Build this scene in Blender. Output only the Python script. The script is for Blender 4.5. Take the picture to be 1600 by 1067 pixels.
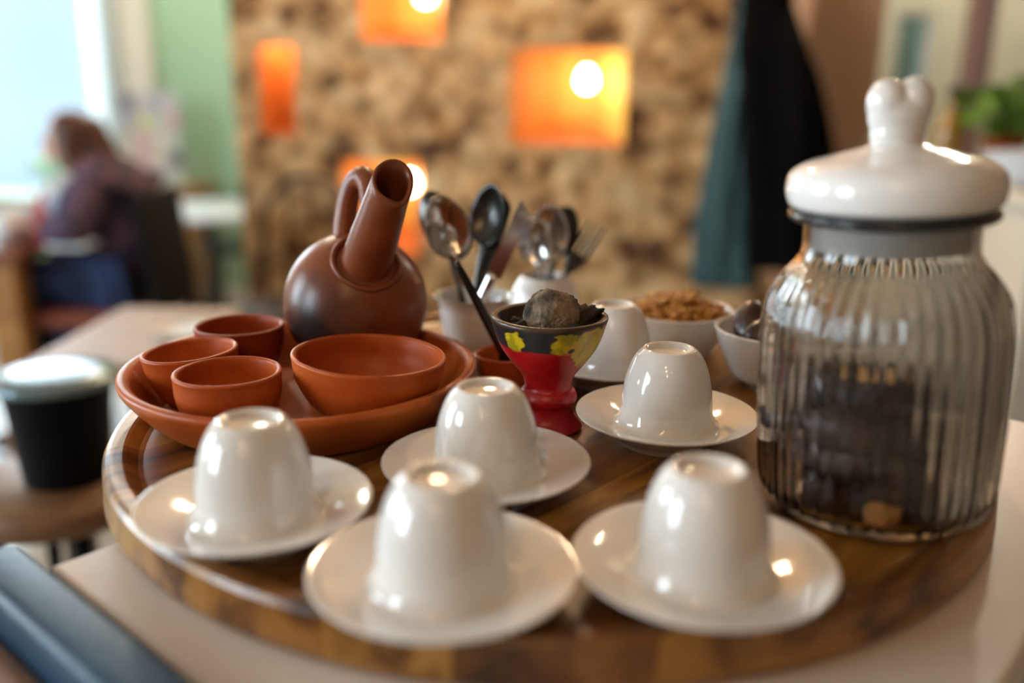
import bpy, bmesh, math, random
from mathutils import Vector, Matrix, noise, Euler

random.seed(7)
PI = math.pi
SC = bpy.context.scene
COL = SC.collection
for o in list(bpy.data.objects):
    bpy.data.objects.remove(o)

# ------------------------------------------------------------------ camera
ZO = 0.98                                   # height of the saucer rims above the floor
CAM_H = 0.20568                             # camera height above the saucer rims
FPX, PITCH, ROLL = 1422.96, math.radians(15.5493), math.radians(0.6105)
_f = Vector((0, math.cos(PITCH), -math.sin(PITCH)))
_r = Vector((1, 0, 0))
_u = _r.cross(_f)
RX = math.cos(ROLL) * _r + math.sin(ROLL) * _u
UX = -math.sin(ROLL) * _r + math.cos(ROLL) * _u
CAM = Vector((0, 0, ZO + CAM_H))
cd = bpy.data.cameras.new('camera')
cam = bpy.data.objects.new('camera', cd)
COL.objects.link(cam)
cam.matrix_world = Matrix(((RX.x, UX.x, -_f.x, CAM.x), (RX.y, UX.y, -_f.y, CAM.y), (RX.z, UX.z, -_f.z, CAM.z), (0, 0, 0, 1)))
cd.sensor_width = 36.0
cd.lens = 36.0 * FPX / 1600
cd.clip_start = 0.02
cd.dof.use_dof = True
cd.dof.focus_distance = 0.60
cd.dof.aperture_fstop = 1.9
SC.camera = cam


def at(px, py, Y):
    """world point on the vertical plane at distance Y that a photo pixel looks at"""
    d = RX * ((px - 800) / FPX) + UX * ((533.5 - py) / FPX) + _f
    return CAM + d * (Y / d.y)


# ------------------------------------------------------------------ world, lights, exposure
W = bpy.data.worlds.new('sky')
SC.world = W
W.use_nodes = True
wn = W.node_tree.nodes
bg = wn['Background']
bg.inputs[1].default_value = 1.25
wt = wn.new('ShaderNodeTexNoise'); wt.inputs['Scale'].default_value = 2.2; wt.inputs['Detail'].default_value = 3
wr = wn.new('ShaderNodeValToRGB')
wr.color_ramp.elements[0].position = .35; wr.color_ramp.elements[0].color = (.38, .64, .92, 1)
wr.color_ramp.elements[1].position = .72; wr.color_ramp.elements[1].color = (.82, .93, 1.0, 1)
W.node_tree.links.new(wt.outputs['Fac'], wr.inputs[0])
W.node_tree.links.new(wr.outputs[0], bg.inputs[0])
SC.view_settings.view_transform = 'Standard'
SC.view_settings.look = 'None'
SC.view_settings.exposure = 0.22
SC.view_settings.gamma = 1.0
SC.view_settings.use_curve_mapping = False
SC.cycles.use_denoising = True
SC.cycles.use_adaptive_sampling = True
SC.cycles.adaptive_threshold = 0.09
SC.cycles.adaptive_min_samples = 16
SC.cycles.sample_clamp_indirect = 6.0
SC.cycles.max_bounces = 7
SC.cycles.diffuse_bounces = 2
SC.cycles.glossy_bounces = 3
SC.cycles.transmission_bounces = 8
SC.cycles.transparent_max_bounces = 12


def area(name, loc, to, sx, sy, power, color):
    l = bpy.data.lights.new(name, 'AREA'); l.shape = 'RECTANGLE'; l.size = sx; l.size_y = sy
    l.energy = power; l.color = color
    o = bpy.data.objects.new(name, l); COL.objects.link(o); o.location = loc
    o.rotation_euler = (Vector(to) - Vector(loc)).to_track_quat('-Z', 'Y').to_euler()
    return o


def point(name, loc, power, color, rad):
    l = bpy.data.lights.new(name, 'POINT'); l.energy = power; l.color = color; l.shadow_soft_size = rad
    o = bpy.data.objects.new(name, l); COL.objects.link(o); o.location = loc
    return o


DAY = (.78, .90, 1.0)
WARM = (1.0, .62, .30)
# daylight entering by the two tall windows of the left wall and by the one in the back wall
area('daylight_near', (-3.62, -0.75, 1.65), (0, -0.75, 1.35), 1.3, 1.5, 112, DAY)
area('daylight_far', (-3.62, 1.35, 1.65), (0, 1.6, 1.35), 1.3, 1.5, 95, DAY)
area('daylight_back', (-2.6, 5.25, 1.6), (-1.8, 2.5, 0.7), 1.5, 1.9, 85, DAY)
# warm ceiling bulbs, plus unseen lights added at the list end to brighten far walls
for (x, y, z, p, c, r) in [(-.32, -.55, 2.05, 4.5, WARM, .028), (-.40, -1.15, 2.15, 5.5, WARM, .028), (-.46, -1.9, 2.2, 5.5, WARM, .028),
                           (.15, -1.6, 2.25, 2.5, WARM, .028), (-.15, 2.7, 2.5, 46, (1.0, .70, .42), .08),
                           (1.05, 2.6, 2.5, 7, (1.0, .74, .48), .03), (-1.5, 4.1, 2.45, 34, (1.0, .88, .72), .08), (2.3, 4.2, 2.5, 34, (1.0, .90, .76), .04)]:
    point('bulb_and_fill', (x, y, z), p, c, r)

# ------------------------------------------------------------------ materials
MATS = {}


def lin(c):
    return tuple((v / 12.92 if v <= .04045 else ((v + .055) / 1.055) ** 2.4) for v in c)


def S(r, g, b):
    return lin((r / 255, g / 255, b / 255))


def mat(name, c1, c2=None, scale=8.0, rough=.5, metal=0.0, bump=0.0, bscale=None, detail=6, lo=.35, hi=.65,
        stretch=None, coat=0.0, spec=.5, trans=0.0, sheen=0.0, distortion=0.0):
    if name in MATS:
        return MATS[name]
    m = bpy.data.materials.new(name); m.use_nodes = True
    nt = m.node_tree; N = nt.nodes; L = nt.links
    b = N['Principled BSDF']
    b.inputs['Roughness'].default_value = rough
    b.inputs['Metallic'].default_value = metal
    b.inputs['Specular IOR Level'].default_value = spec
    b.inputs['Coat Weight'].default_value = coat
    b.inputs['Coat Roughness'].default_value = .05
    b.inputs['Transmission Weight'].default_value = trans
    b.inputs['Sheen Weight'].default_value = sheen
    tc = N.new('ShaderNodeTexCoord')
    mp = N.new('ShaderNodeMapping')
    L.new(tc.outputs['Object'], mp.inputs[0])
    if stretch:
        mp.inputs['Scale'].default_value = stretch
    tx = N.new('ShaderNodeTexNoise'); tx.inputs['Scale'].default_value = scale; tx.inputs['Detail'].default_value = detail
    tx.inputs['Distortion'].default_value = distortion
    L.new(mp.outputs[0], tx.inputs['Vector'])
    rp = N.new('ShaderNodeValToRGB')
    rp.color_ramp.elements[0].position = lo; rp.color_ramp.elements[1].position = hi
    rp.color_ramp.elements[0].color = (*c1, 1); rp.color_ramp.elements[1].color = (*(c2 or c1), 1)
    L.new(tx.outputs['Fac'], rp.inputs[0])
    L.new(rp.outputs[0], b.inputs['Base Color'])
    if bump:
        t2 = N.new('ShaderNodeTexNoise'); t2.inputs['Scale'].default_value = bscale or scale * 3; t2.inputs['Detail'].default_value = 5
        L.new(mp.outputs[0], t2.inputs['Vector'])
        bp = N.new('ShaderNodeBump'); bp.inputs['Strength'].default_value = bump; bp.inputs['Distance'].default_value = .002
        L.new(t2.outputs['Fac'], bp.inputs['Height']); L.new(bp.outputs[0], b.inputs['Normal'])
    MATS[name] = m
    return m


def mat_wood(name, dark, mid, light, ang, seed, rough=.32):
    m = bpy.data.materials.new(name); m.use_nodes = True
    nt = m.node_tree; N = nt.nodes; L = nt.links
    b = N['Principled BSDF']; b.inputs['Roughness'].default_value = rough
    b.inputs['Coat Weight'].default_value = .25; b.inputs['Coat Roughness'].default_value = .18
    tc = N.new('ShaderNodeTexCoord'); mp = N.new('ShaderNodeMapping')
    mp.inputs['Rotation'].default_value = (0, 0, -ang); mp.inputs['Location'].default_value = (seed * 1.7, seed * .9, seed)
    mp.inputs['Scale'].default_value = (1, 1, 1)
    L.new(tc.outputs['Object'], mp.inputs[0])
    mp2 = N.new('ShaderNodeMapping'); mp2.inputs['Scale'].default_value = (1.1, 9, 6)
    L.new(mp.outputs[0], mp2.inputs[0])
    t1 = N.new('ShaderNodeTexNoise'); t1.inputs['Scale'].default_value = 2.6; t1.inputs['Detail'].default_value = 5; t1.inputs['Distortion'].default_value = .9
    L.new(mp2.outputs[0], t1.inputs['Vector'])
    wv = N.new('ShaderNodeMath'); wv.operation = 'MULTIPLY'; wv.inputs[1].default_value = 5.5
    L.new(t1.outputs['Fac'], wv.inputs[0])
    pp = N.new('ShaderNodeMath'); pp.operation = 'PINGPONG'; pp.inputs[1].default_value = 1.0
    L.new(wv.outputs[0], pp.inputs[0])
    mp3 = N.new('ShaderNodeMapping'); mp3.inputs['Scale'].default_value = (12, 260, 160)
    L.new(mp.outputs[0], mp3.inputs[0])
    t2 = N.new('ShaderNodeTexNoise'); t2.inputs['Scale'].default_value = 1.0; t2.inputs['Detail'].default_value = 3
    L.new(mp3.outputs[0], t2.inputs['Vector'])
    mx = N.new('ShaderNodeMath'); mx.operation = 'MULTIPLY_ADD'; mx.inputs[1].default_value = .35
    L.new(t2.outputs['Fac'], mx.inputs[0]); L.new(pp.outputs[0], mx.inputs[2])
    rp = N.new('ShaderNodeValToRGB'); e = rp.color_ramp.elements
    e[0].position = .18; e[0].color = (*dark, 1); e[1].position = 1.1 if False else 1.0; e[1].color = (*light, 1)
    k = rp.color_ramp.elements.new(.55); k.color = (*mid, 1)
    L.new(mx.outputs[0], rp.inputs[0]); L.new(rp.outputs[0], b.inputs['Base Color'])
    bp = N.new('ShaderNodeBump'); bp.inputs['Strength'].default_value = .12; bp.inputs['Distance'].default_value = .001
    L.new(t2.outputs['Fac'], bp.inputs['Height']); L.new(bp.outputs[0], b.inputs['Normal'])
    return m


PORC = mat('white_porcelain', (.82, .795, .76), (.85, .83, .80), 12, rough=.10, coat=.5, spec=.5)
CLAY = mat('terracotta', S(172, 74, 22), S(200, 100, 40), 16, rough=.40, spec=.28, bump=.12, bscale=90, stretch=(1, 1, 2.2))
CLAY_DK = mat('dark_terracotta', S(136, 52, 20), S(164, 70, 30), 14, rough=.40, spec=.28, bump=.12, bscale=90, stretch=(1, 1, 2.2))
METAL = mat('steel', (.62, .62, .63), (.7, .7, .7), 20, rough=.14, metal=1.0)
METAL_DK = mat('dull_steel', (.05, .05, .048), (.09, .088, .085), 20, rough=.28, metal=1.0)
BLACK = mat('black_paint', (.004, .004, .005), (.008, .008, .009), 9, rough=.5, spec=.07)
GLASSPANE = None


def mat_pane():
    m = bpy.data.materials.new('window_pane'); m.use_nodes = True
    N = m.node_tree.nodes; L = m.node_tree.links
    N.remove(N['Principled BSDF'])
    t = N.new('ShaderNodeBsdfTransparent'); t.inputs[0].default_value = (.96, .98, .98, 1)
    g = N.new('ShaderNodeBsdfGlossy'); g.inputs['Roughness'].default_value = .02
    mx = N.new('ShaderNodeMixShader'); mx.inputs[0].default_value = .06
    L.new(t.outputs[0], mx.inputs[1]); L.new(g.outputs[0], mx.inputs[2]); L.new(mx.outputs[0], N['Material Output'].inputs[0])
    return m


PANE = mat_pane()


def mat_emit(name, color, strength):
    m = bpy.data.materials.new(name); m.use_nodes = True
    b = m.node_tree.nodes['Principled BSDF']
    b.inputs['Base Color'].default_value = (*color, 1)
    b.inputs['Emission Color'].default_value = (*color, 1); b.inputs['Emission Strength'].default_value = strength
    return m


# ------------------------------------------------------------------ mesh helpers
def link(name, bm, m, parent=None, loc=None, smooth=True):
    me = bpy.data.meshes.new(name)
    bmesh.ops.recalc_face_normals(bm, faces=bm.faces)
    bm.to_mesh(me); bm.free()
    if smooth:
        me.polygons.foreach_set('use_smooth', [True] * len(me.polygons))
    if m:
        me.materials.append(m)
    o = bpy.data.objects.new(name, me); COL.objects.link(o)
    if parent:
        o.parent = parent
    if loc is not None:
        o.location = loc
    return o


def tag(o, label, cat, group=None, kind=None):
    if label: o['label'] = label
    if cat: o['category'] = cat
    if group: o['group'] = group
    if kind: o['kind'] = kind
    return o


def empty(name, loc, label, cat, group=None, rot=(0, 0, 0)):
    o = bpy.data.objects.new(name, None); COL.objects.link(o)
    o.empty_display_size = .02
    o.location = loc; o.rotation_euler = rot
    return tag(o, label, cat, group)


def copy_tree(o, parent=None):
    c = o.copy(); COL.objects.link(c); c.parent = parent
    for ch in list(o.children):
        copy_tree(ch, c)
    return c


def lathe(prof, n=64, closed=False, mod=None, bm=None, cap=True):
    """prof: list of (r, z); mod(theta, r, z) -> (r, z)"""
    bm = bm or bmesh.new()
    rings = []
    for (r, z) in prof:
        if r < 1e-6:
            rings.append([bm.verts.new((0, 0, z))])
            continue
        ring = []
        for i in range(n):
            a = 2 * PI * i / n
            rr, zz = mod(a, r, z) if mod else (r, z)
            ring.append(bm.verts.new((rr * math.cos(a), rr * math.sin(a), zz)))
        rings.append(ring)
    seq = list(zip(rings, rings[1:]))
    if closed:
        seq.append((rings[-1], rings[0]))
    for A, B in seq:
        for i in range(n):
            j = (i + 1) % n
            if len(A) == 1 and len(B) == 1:
                continue
            if len(A) == 1:
                bm.faces.new((A[0], B[i], B[j]))
            elif len(B) == 1:
                bm.faces.new((A[i], A[j], B[0]))
            else:
                bm.faces.new((A[i], A[j], B[j], B[i]))
    return bm


def smoothprof(pts, k=4):
    """Catmull-Rom refinement of a profile"""
    out = []
    P = [pts[0]] + list(pts) + [pts[-1]]
    for i in range(1, len(P) - 2):
        p0, p1, p2, p3 = P[i - 1], P[i], P[i + 1], P[i + 2]
        for s in range(k):
            t = s / k
            out.append(tuple(.5 * ((2 * p1[a]) + (-p0[a] + p2[a]) * t + (2 * p0[a] - 5 * p1[a] + 4 * p2[a] - p3[a]) * t * t
                                   + (-p0[a] + 3 * p1[a] - 3 * p2[a] + p3[a]) * t ** 3) for a in range(len(p1))))
    out.append(tuple(pts[-1]))
    return [(max(0, q[0]),) + tuple(q[1:]) if len(q) == 2 else q for q in out]


def tube(path, rad, n=12, bm=None, flat=None, up=Vector((0, 0, 1)), caps=True):
    """sweep an ellipse along a path; rad: list or number; flat: list of (a,b) half-axes instead"""
    bm = bm or bmesh.new()
    path = [Vector(p) for p in path]
    rings = []
    prev = None
    for i, p in enumerate(path):
        t = (path[min(i + 1, len(path) - 1)] - path[max(i - 1, 0)]).normalized()
        ref = up if prev is None else prev
        s = t.cross(ref)
        if s.length < 1e-4:
            s = t.cross(Vector((1, 0.1, 0)))
        s.normalize(); v = s.cross(t).normalized(); prev = v
        a, b = flat[i] if flat else ((rad[i],) * 2 if isinstance(rad, (list, tuple)) else (rad, rad))
        rings.append([bm.verts.new(p + s * (a * math.cos(2 * PI * k / n)) + v * (b * math.sin(2 * PI * k / n))) for k in range(n)])
    for A, B in zip(rings, rings[1:]):
        for k in range(n):
            bm.faces.new((A[k], A[(k + 1) % n], B[(k + 1) % n], B[k]))
    if caps:
        bm.faces.new(rings[0][::-1]); bm.faces.new(rings[-1])
    return bm


def box(lo, hi, bev=0.0, bm=None, seg=2):
    b2 = bmesh.new()
    bmesh.ops.create_cube(b2, size=1)
    lo, hi = Vector(lo), Vector(hi)
    for v in b2.verts:
        v.co = Vector(((v.co.x + .5) * (hi.x - lo.x) + lo.x, (v.co.y + .5) * (hi.y - lo.y) + lo.y, (v.co.z + .5) * (hi.z - lo.z) + lo.z))
    if bev:
        bmesh.ops.bevel(b2, geom=b2.edges[:], offset=bev, segments=seg, affect='EDGES', profile=.5)
    if bm is None:
        return b2
    me = bpy.data.meshes.new('t'); b2.to_mesh(me); b2.free(); bm.from_mesh(me); bpy.data.meshes.remove(me)
    return bm


def blob(r, seed, amp=.2, freq=2.0, sub=3, scale=(1, 1, 1), fine=0.0, ffreq=9.0):
    bm = bmesh.new()
    bmesh.ops.create_icosphere(bm, subdivisions=sub, radius=1)
    for v in bm.verts:
        n = v.co.normalized()
        d = 1 + amp * noise.noise(n * freq + Vector((seed * 3.1, seed * 1.7, seed))) + fine * noise.noise(n * ffreq + Vector((seed, 5, 2)))
        v.co = Vector((n.x * scale[0], n.y * scale[1], n.z * scale[2])) * d * r
    return bm


def skin(name, pts, edges, m, parent, root=0, sub=2, loc=None):
    """pts: {key:(co, radius)}; a skinned, subdivided surface"""
    keys = list(pts)
    me = bpy.data.meshes.new(name)
    me.from_pydata([pts[k][0] for k in keys], [(keys.index(a), keys.index(b)) for a, b in edges], [])
    o = bpy.data.objects.new(name, me); COL.objects.link(o)
    if parent: o.parent = parent
    if loc is not None: o.location = loc
    sk = o.modifiers.new('skin', 'SKIN'); sk.use_smooth_shade = True
    lay = me.skin_vertices[0] if me.skin_vertices else None
    if lay is None:
        b = bmesh.new(); b.from_mesh(me); b.verts.layers.skin.verify(); b.to_mesh(me); b.free()
        lay = me.skin_vertices[0]
    for i, k in enumerate(keys):
        r = pts[k][1]
        lay.data[i].radius = r if isinstance(r, tuple) else (r, r)
        lay.data[i].use_root = (i == root)
    sb = o.modifiers.new('sub', 'SUBSURF'); sb.levels = sub; sb.render_levels = sub
    me.materials.append(m)
    return o


def struct(name, bm, m, smooth=False, loc=None, parent=None):
    o = link(name, bm, m, parent, loc, smooth)
    if not parent:
        o['kind'] = 'structure'
    return o


# ================================================================== THE ROOM
X0, X1, Y0, Y1, HC = -3.4, 2.9, -2.6, 5.0, 2.8
FLOORM = mat('floor_concrete', S(158, 152, 140), S(186, 182, 170), 2.2, rough=.25, bump=.05, bscale=30)
struct('floor', box((X0 - .3, Y0 - .3, -.1), (X1 + .3, Y1 + .3, 0)), FLOORM)
CEIL = mat('ceiling_paint', S(172, 152, 130), S(180, 160, 138), 2, rough=.8)
struct('ceiling', box((X0 - .3, Y0 - .3, HC), (X1 + .3, Y1 + .3, HC + .1)), CEIL)
GREEN = mat('green_paint', S(166, 206, 172), S(176, 214, 182), 1.5, rough=.7)
CREAM = mat('cream_paint', S(214, 202, 180), S(222, 212, 192), 1.5, rough=.7)
BEIGE = mat('beige_plaster', S(186, 154, 130), S(198, 166, 142), 2.5, rough=.75, bump=.1, bscale=40)
CREAMR = mat('pale_sage_paint', S(218, 222, 200), S(226, 230, 210), 1.5, rough=.7)
FRAME = mat('window_frame_paint', S(224, 222, 208), S(232, 230, 218), 3, rough=.45)
FRAME2 = mat('window_reveal_paint', S(196, 190, 168), S(204, 198, 178), 3, rough=.6)


def wall_with_holes(name, axis, pos, thick, a0, a1, z0, z1, holes, m):
    """a plane wall of boxes around rectangular openings. axis 'x': wall normal x, a = y; axis 'y': normal y, a = x"""
    bm = bmesh.new()
    cuts = sorted({a0, a1} | {h[0] for h in holes} | {h[1] for h in holes})
    for c0, c1 in zip(cuts, cuts[1:]):
        hs = sorted([h for h in holes if h[0] <= c0 + 1e-6 and h[1] >= c1 - 1e-6], key=lambda h: h[2])
        z = z0
        spans = []
        for h in hs:
            spans.append((z, h[2])); z = h[3]
        spans.append((z, z1))
        for s0, s1 in spans:
            if s1 - s0 < 1e-4: continue
            if axis == 'x': box((pos, c0, s0), (pos + thick, c1, s1), bm=bm)
            else: box((c0, pos, s0), (c1, pos + thick, s1), bm=bm)
    return struct(name, bm, m)


WX0, WX1 = -2.9, at(150, 150, Y1).x
WX1 = at(168, 150, Y1).x
wall_with_holes('wall_back', 'y', Y1, .15, X0 - .3, 1.0, 0, HC,
                [(X0 + .0, WX1, .60, 2.5)], GREEN)
wall_with_holes('wall_left', 'x', X0 - .0001 - .15, .15, Y0, Y1, 0, HC,
                [(-1.4, -.1, .9, 2.4), (.7, 2.0, .9, 2.4)], CREAM)
RX0, RX1 = at(1393, 80, Y1).x, at(1457, 80, Y1).x
RZ0, RZ1 = at(1425, 320, Y1).z, at(1425, 16, Y1).z
wall_with_holes('wall_rear', 'y', Y1, .15, 1.0, X1 + .3, 0, HC, [(RX0, RX1, RZ0, RZ1)], CREAMR)
DIM = mat('umber_paint', S(122, 98, 78), S(132, 108, 88), 2, rough=.7)
struct('wall_right', box((X1, Y0, 0), (X1 + .15, Y1, HC)), DIM)
struct('wall_front', box((X0, Y0 - .15, 0), (X1, Y0, HC)), DIM)


def window(name, axis, pos, a0, a1, z0, z1, fw=.06, mull=(), rows=(), frame=FRAME):
    """a framed, glazed window standing in an opening"""
    e = bpy.data.objects.new(name, None); COL.objects.link(e); e['kind'] = 'structure'
    e.location = ((pos, (a0 + a1) / 2, z0) if axis == 'x' else ((a0 + a1) / 2, pos, z0))

    def B(nm, p0, p1, m, bev=.004):
        (u0, t0, w0), (u1, t1, w1) = p0, p1
        if axis == 'x': lo, hi = (pos + t0, u0, w0), (pos + t1, u1, w1)
        else: lo, hi = (u0, pos + t0, w0), (u1, pos + t1, w1)
        bm = box(lo, hi, bev)
        bmesh.ops.translate(bm, verts=bm.verts, vec=-e.location)
        return link(nm, bm, m, e, smooth=False)
    B('jamb', (a0, -.03, z0), (a0 + fw, .05, z1), frame); B('jamb', (a1 - fw, -.03, z0), (a1, .05, z1), frame)
    B('head_rail', (a0 + fw, -.03, z1 - fw), (a1 - fw, .05, z1), frame); B('sill', (a0 - .02, -.12, z0 - .035), (a1 + .02, .05, z0), frame)
    xs = [a0 + fw] + [m_ for m_ in mull] + [a1 - fw]
    for q in mull:
        B('mullion', (q - fw / 2, -.02, z0), (q + fw / 2, .04, z1 - fw), frame)
    for u, v in zip(xs, xs[1:]):
        B('pane', (u + (fw / 2 if u in mull else 0), .010, z0), (v - (fw / 2 if v in mull else 0), .014, z1 - fw), PANE, 0)
    return e


window('window_1', 'y', Y1 + .04, X0, WX1, .60, 2.5, .035)
window('window_2', 'x', X0 - .09, -1.4, -.1, .9, 2.4, .06, (-.75,))
window('window_3', 'x', X0 - .09, .7, 2.0, .9, 2.4, .06, (1.35,))
window('window_4', 'y', Y1 + .04, RX0, RX1, RZ0, RZ1, .025)
struct('wall_outside', box((1.2, 6.6, 0), (4.2, 6.75, 3.2)), mat('mossy_wall', S(96, 100, 74), S(128, 130, 100), 3, rough=.9))
# painted casing boards between the window and the green wall
cx0, cx1 = WX1, at(246, 120, Y1).x
mid = at(200, 120, Y1).x
struct('trim_1', box((cx0 + .0, Y1 - .045, .3), (mid, Y1 - .001, 2.6), .006), FRAME2)
struct('trim_2', box((mid, Y1 - .07, .3), (cx1, Y1 - .001, 2.6), .006), FRAME)
struct('baseboard_back', box((X0, Y1 - .02, 0), (X1, Y1 - .001, .1), .004), FRAME)

def mat_sheer():
    m = bpy.data.materials.new('sheer_curtain'); m.use_nodes = True
    N = m.node_tree.nodes; L = m.node_tree.links; N.remove(N['Principled BSDF'])
    d = N.new('ShaderNodeBsdfDiffuse'); d.inputs[0].default_value = (.85, .87, .86, 1)
    t = N.new('ShaderNodeBsdfTranslucent'); t.inputs[0].default_value = (.88, .92, .92, 1)
    mx = N.new('ShaderNodeMixShader'); mx.inputs[0].default_value = .65
    L.new(d.outputs[0], mx.inputs[1]); L.new(t.outputs[0], mx.inputs[2]); L.new(mx.outputs[0], N['Material Output'].inputs[0])
    return m


bm = bmesh.new(); rows_ = []
ca, cb_ = at(130, 60, Y1 - .1).x, at(176, 60, Y1 - .1).x
for k in range(49):
    f = k / 48
    rows_.append([bm.verts.new((ca + (cb_ - ca) * f, Y1 - .085 + .022 * math.sin(f * 34), z)) for z in (.45, 1.0, 1.6, 2.2, 2.6)])
for A, B in zip(rows_, rows_[1:]):
    for q in range(4): bm.faces.new((A[q], B[q], B[q + 1], A[q + 1]))
tag(link('sheer_curtain', bm, mat_sheer()), 'white sheer curtain drawn to the right edge of the window', 'curtain')

# ------------------------------------------------------------------ cork-bark partition wall with lit niches
CY = 3.4


def mat_cork():
    m = bpy.data.materials.new('cork_bark'); m.use_nodes = True
    N = m.node_tree.nodes; L = m.node_tree.links
    b = N['Principled BSDF']; b.inputs['Roughness'].default_value = .75
    tc = N.new('ShaderNodeTexCoord')
    n1 = N.new('ShaderNodeTexNoise'); n1.inputs['Scale'].default_value = 9; n1.inputs['Detail'].default_value = 7; n1.inputs['Distortion'].default_value = .6
    v1 = N.new('ShaderNodeTexVoronoi'); v1.inputs['Scale'].default_value = 14
    L.new(tc.outputs['Object'], n1.inputs['Vector']); L.new(tc.outputs['Object'], v1.inputs['Vector'])
    ad = N.new('ShaderNodeMath'); ad.operation = 'MULTIPLY_ADD'; ad.inputs[1].default_value = -.25
    L.new(v1.outputs['Distance'], ad.inputs[0]); L.new(n1.outputs['Fac'], ad.inputs[2])
    rp = N.new('ShaderNodeValToRGB'); e = rp.color_ramp.elements
    e[0].position = .22; e[0].color = (*S(78, 46, 20), 1); e[1].position = .56; e[1].color = (*S(228, 200, 156), 1)
    k = e.new(.34); k.color = (*S(182, 142, 92), 1)
    L.new(ad.outputs[0], rp.inputs[0]); L.new(rp.outputs[0], b.inputs['Base Color'])
    return m


CORK = mat_cork()
NICHES = []
for (xa, ya, xb, yb) in [(400, 72, 470, 212), (560, -75, 690, 62), (800, 72, 972, 228), (530, 252, 660, 400), (940, 330, 1040, 430)][:4]:
    p, q = at(xa, ya, CY), at(xb, yb, CY)
    NICHES.append((p.x, q.x, q.z, p.z))
CXL, CXR = at(366, 120, CY).x, 1.02
STEP = .022


def snap(v, o):
    return o + round((v - o) / STEP) * STEP


NICHES = [(snap(a, CXL), snap(b, CXL), snap(c, 0), snap(d, 0)) for a, b, c, d in NICHES]


def cork_h(x, z):
    p = Vector((x * 9, z * 9, 3.3))
    h = .020 * noise.noise(p) + .016 * abs(noise.noise(p * 2.3)) + .008 * noise.noise(p * 5)
    return h + .012


nx = int(round((CXR - CXL) / STEP)); nz = int(HC / STEP)
bm = bmesh.new()
grid = {}


def gv(i, j):
    if (i, j) not in grid:
        x, z = CXL + i * STEP, j * STEP
        grid[(i, j)] = bm.verts.new((x, CY - cork_h(x, z), z))
    return grid[(i, j)]


for i in range(nx):
    for j in range(nz):
        xm, zm = CXL + (i + .5) * STEP, (j + .5) * STEP
        if any(a < xm < b and c < zm < d for a, b, c, d in NICHES):
            continue
        bm.faces.new((gv(i, j), gv(i + 1, j), gv(i + 1, j + 1), gv(i, j + 1)))
struct('wall_cork', bm, CORK, smooth=True)
cork_side = wall_with_holes('wall_partition', 'y', CY + .005, .42, CXL + .005, CXR, 0, HC - .001, [(a, b, c, d + (.20 if q == 0 else 0)) for q, (a, b, c, d) in enumerate(NICHES)], CREAM)

NICHE_LIT = mat('niche_paint_lit', S(246, 200, 90), S(250, 208, 104), 4, rough=.7)  # lit tone of the orange paint, bulb light put into the colour
NICHE_P = mat('orange_niche_paint', S(238, 152, 70), S(244, 162, 82), 4, rough=.7)
BULB = mat_emit('glowing_bulb', (1.0, .88, .64), 32)
BRASS = mat('brass', (.55, .36, .14), (.6, .4, .16), 10, rough=.3, metal=1.0)


BROWNN = mat('niche_floor_clay', S(196, 110, 50), S(206, 120, 60), 5, rough=.8)


def niche(k, bulb_xy, label, power, shelf=True):
    a, b, c, d = NICHES[k]
    w, hgt = b - a, d - c
    e = bpy.data.objects.new('trim_%d' % (3 + k), None); COL.objects.link(e); e['kind'] = 'structure'
    e.location = ((a + b) / 2, CY, c)
    dep = .30
    # splayed painted lining: open front, tapering to a smaller back
    bm = bmesh.new()
    f = [(-w / 2, .002, 0), (w / 2, .002, 0), (w / 2, .002, hgt), (-w / 2, .002, hgt)]
    l_ = .06 if k == 2 else .30
    g = [(-w * l_, dep, hgt * .20), (w * .30, dep, hgt * .20), (w * .30, dep, hgt * .98), (-w * l_, dep, hgt * .98)]
    if k == 0:   # the narrow niche runs up behind the cork, its bulb sits out of sight
        g = [(-w * .46, dep, hgt * .06), (w * .46, dep, hgt * .06), (w * .46, dep, hgt + .17), (-w * .46, dep, hgt + .17)]
    bm.free()
    for nm, quad, m_ in (('lining_floor', (f[0], f[1], g[1], g[0]), BROWNN), ('lining_side', (f[1], f[2], g[2], g[1]), NICHE_LIT if k == 2 else NICHE_P),
                         ('lining_top', (f[2], f[3], g[3], g[2]), NICHE_P), ('lining_side', (f[3], f[0], g[0], g[3]), NICHE_P), ('lining_back', g, NICHE_LIT if k else NICHE_P)):
        bq = bmesh.new(); bq.faces.new([bq.verts.new(p) for p in quad]); link(nm, bq, m_, e, smooth=False)
    if bulb_xy:
        bx, bz, by = bulb_xy
        lamp = empty('bulb_lamp', (bx, CY + by, bz), label, 'lamp', 'bulbs in the cork wall niches')
        prof = smoothprof([(0, -.030), (.018, -.025), (.029, -.004), (.026, .014), (.015, .034), (.012, .042)], 4)
        gl = link('bulb', lathe(prof, 24), BULB, lamp)
        sp = lathe([(.0125, .040), (.0135, .042), (.0135, .066), (.010, .072), (.004, .076), (0, .076)], 20)
        link('socket', sp, BRASS, lamp)
        top = (c + hgt * .9) - bz
        link('cord', tube([(0, 0, .07), (0, .0, max(top, .09))], .003, 8), BLACK, lamp)


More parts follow.
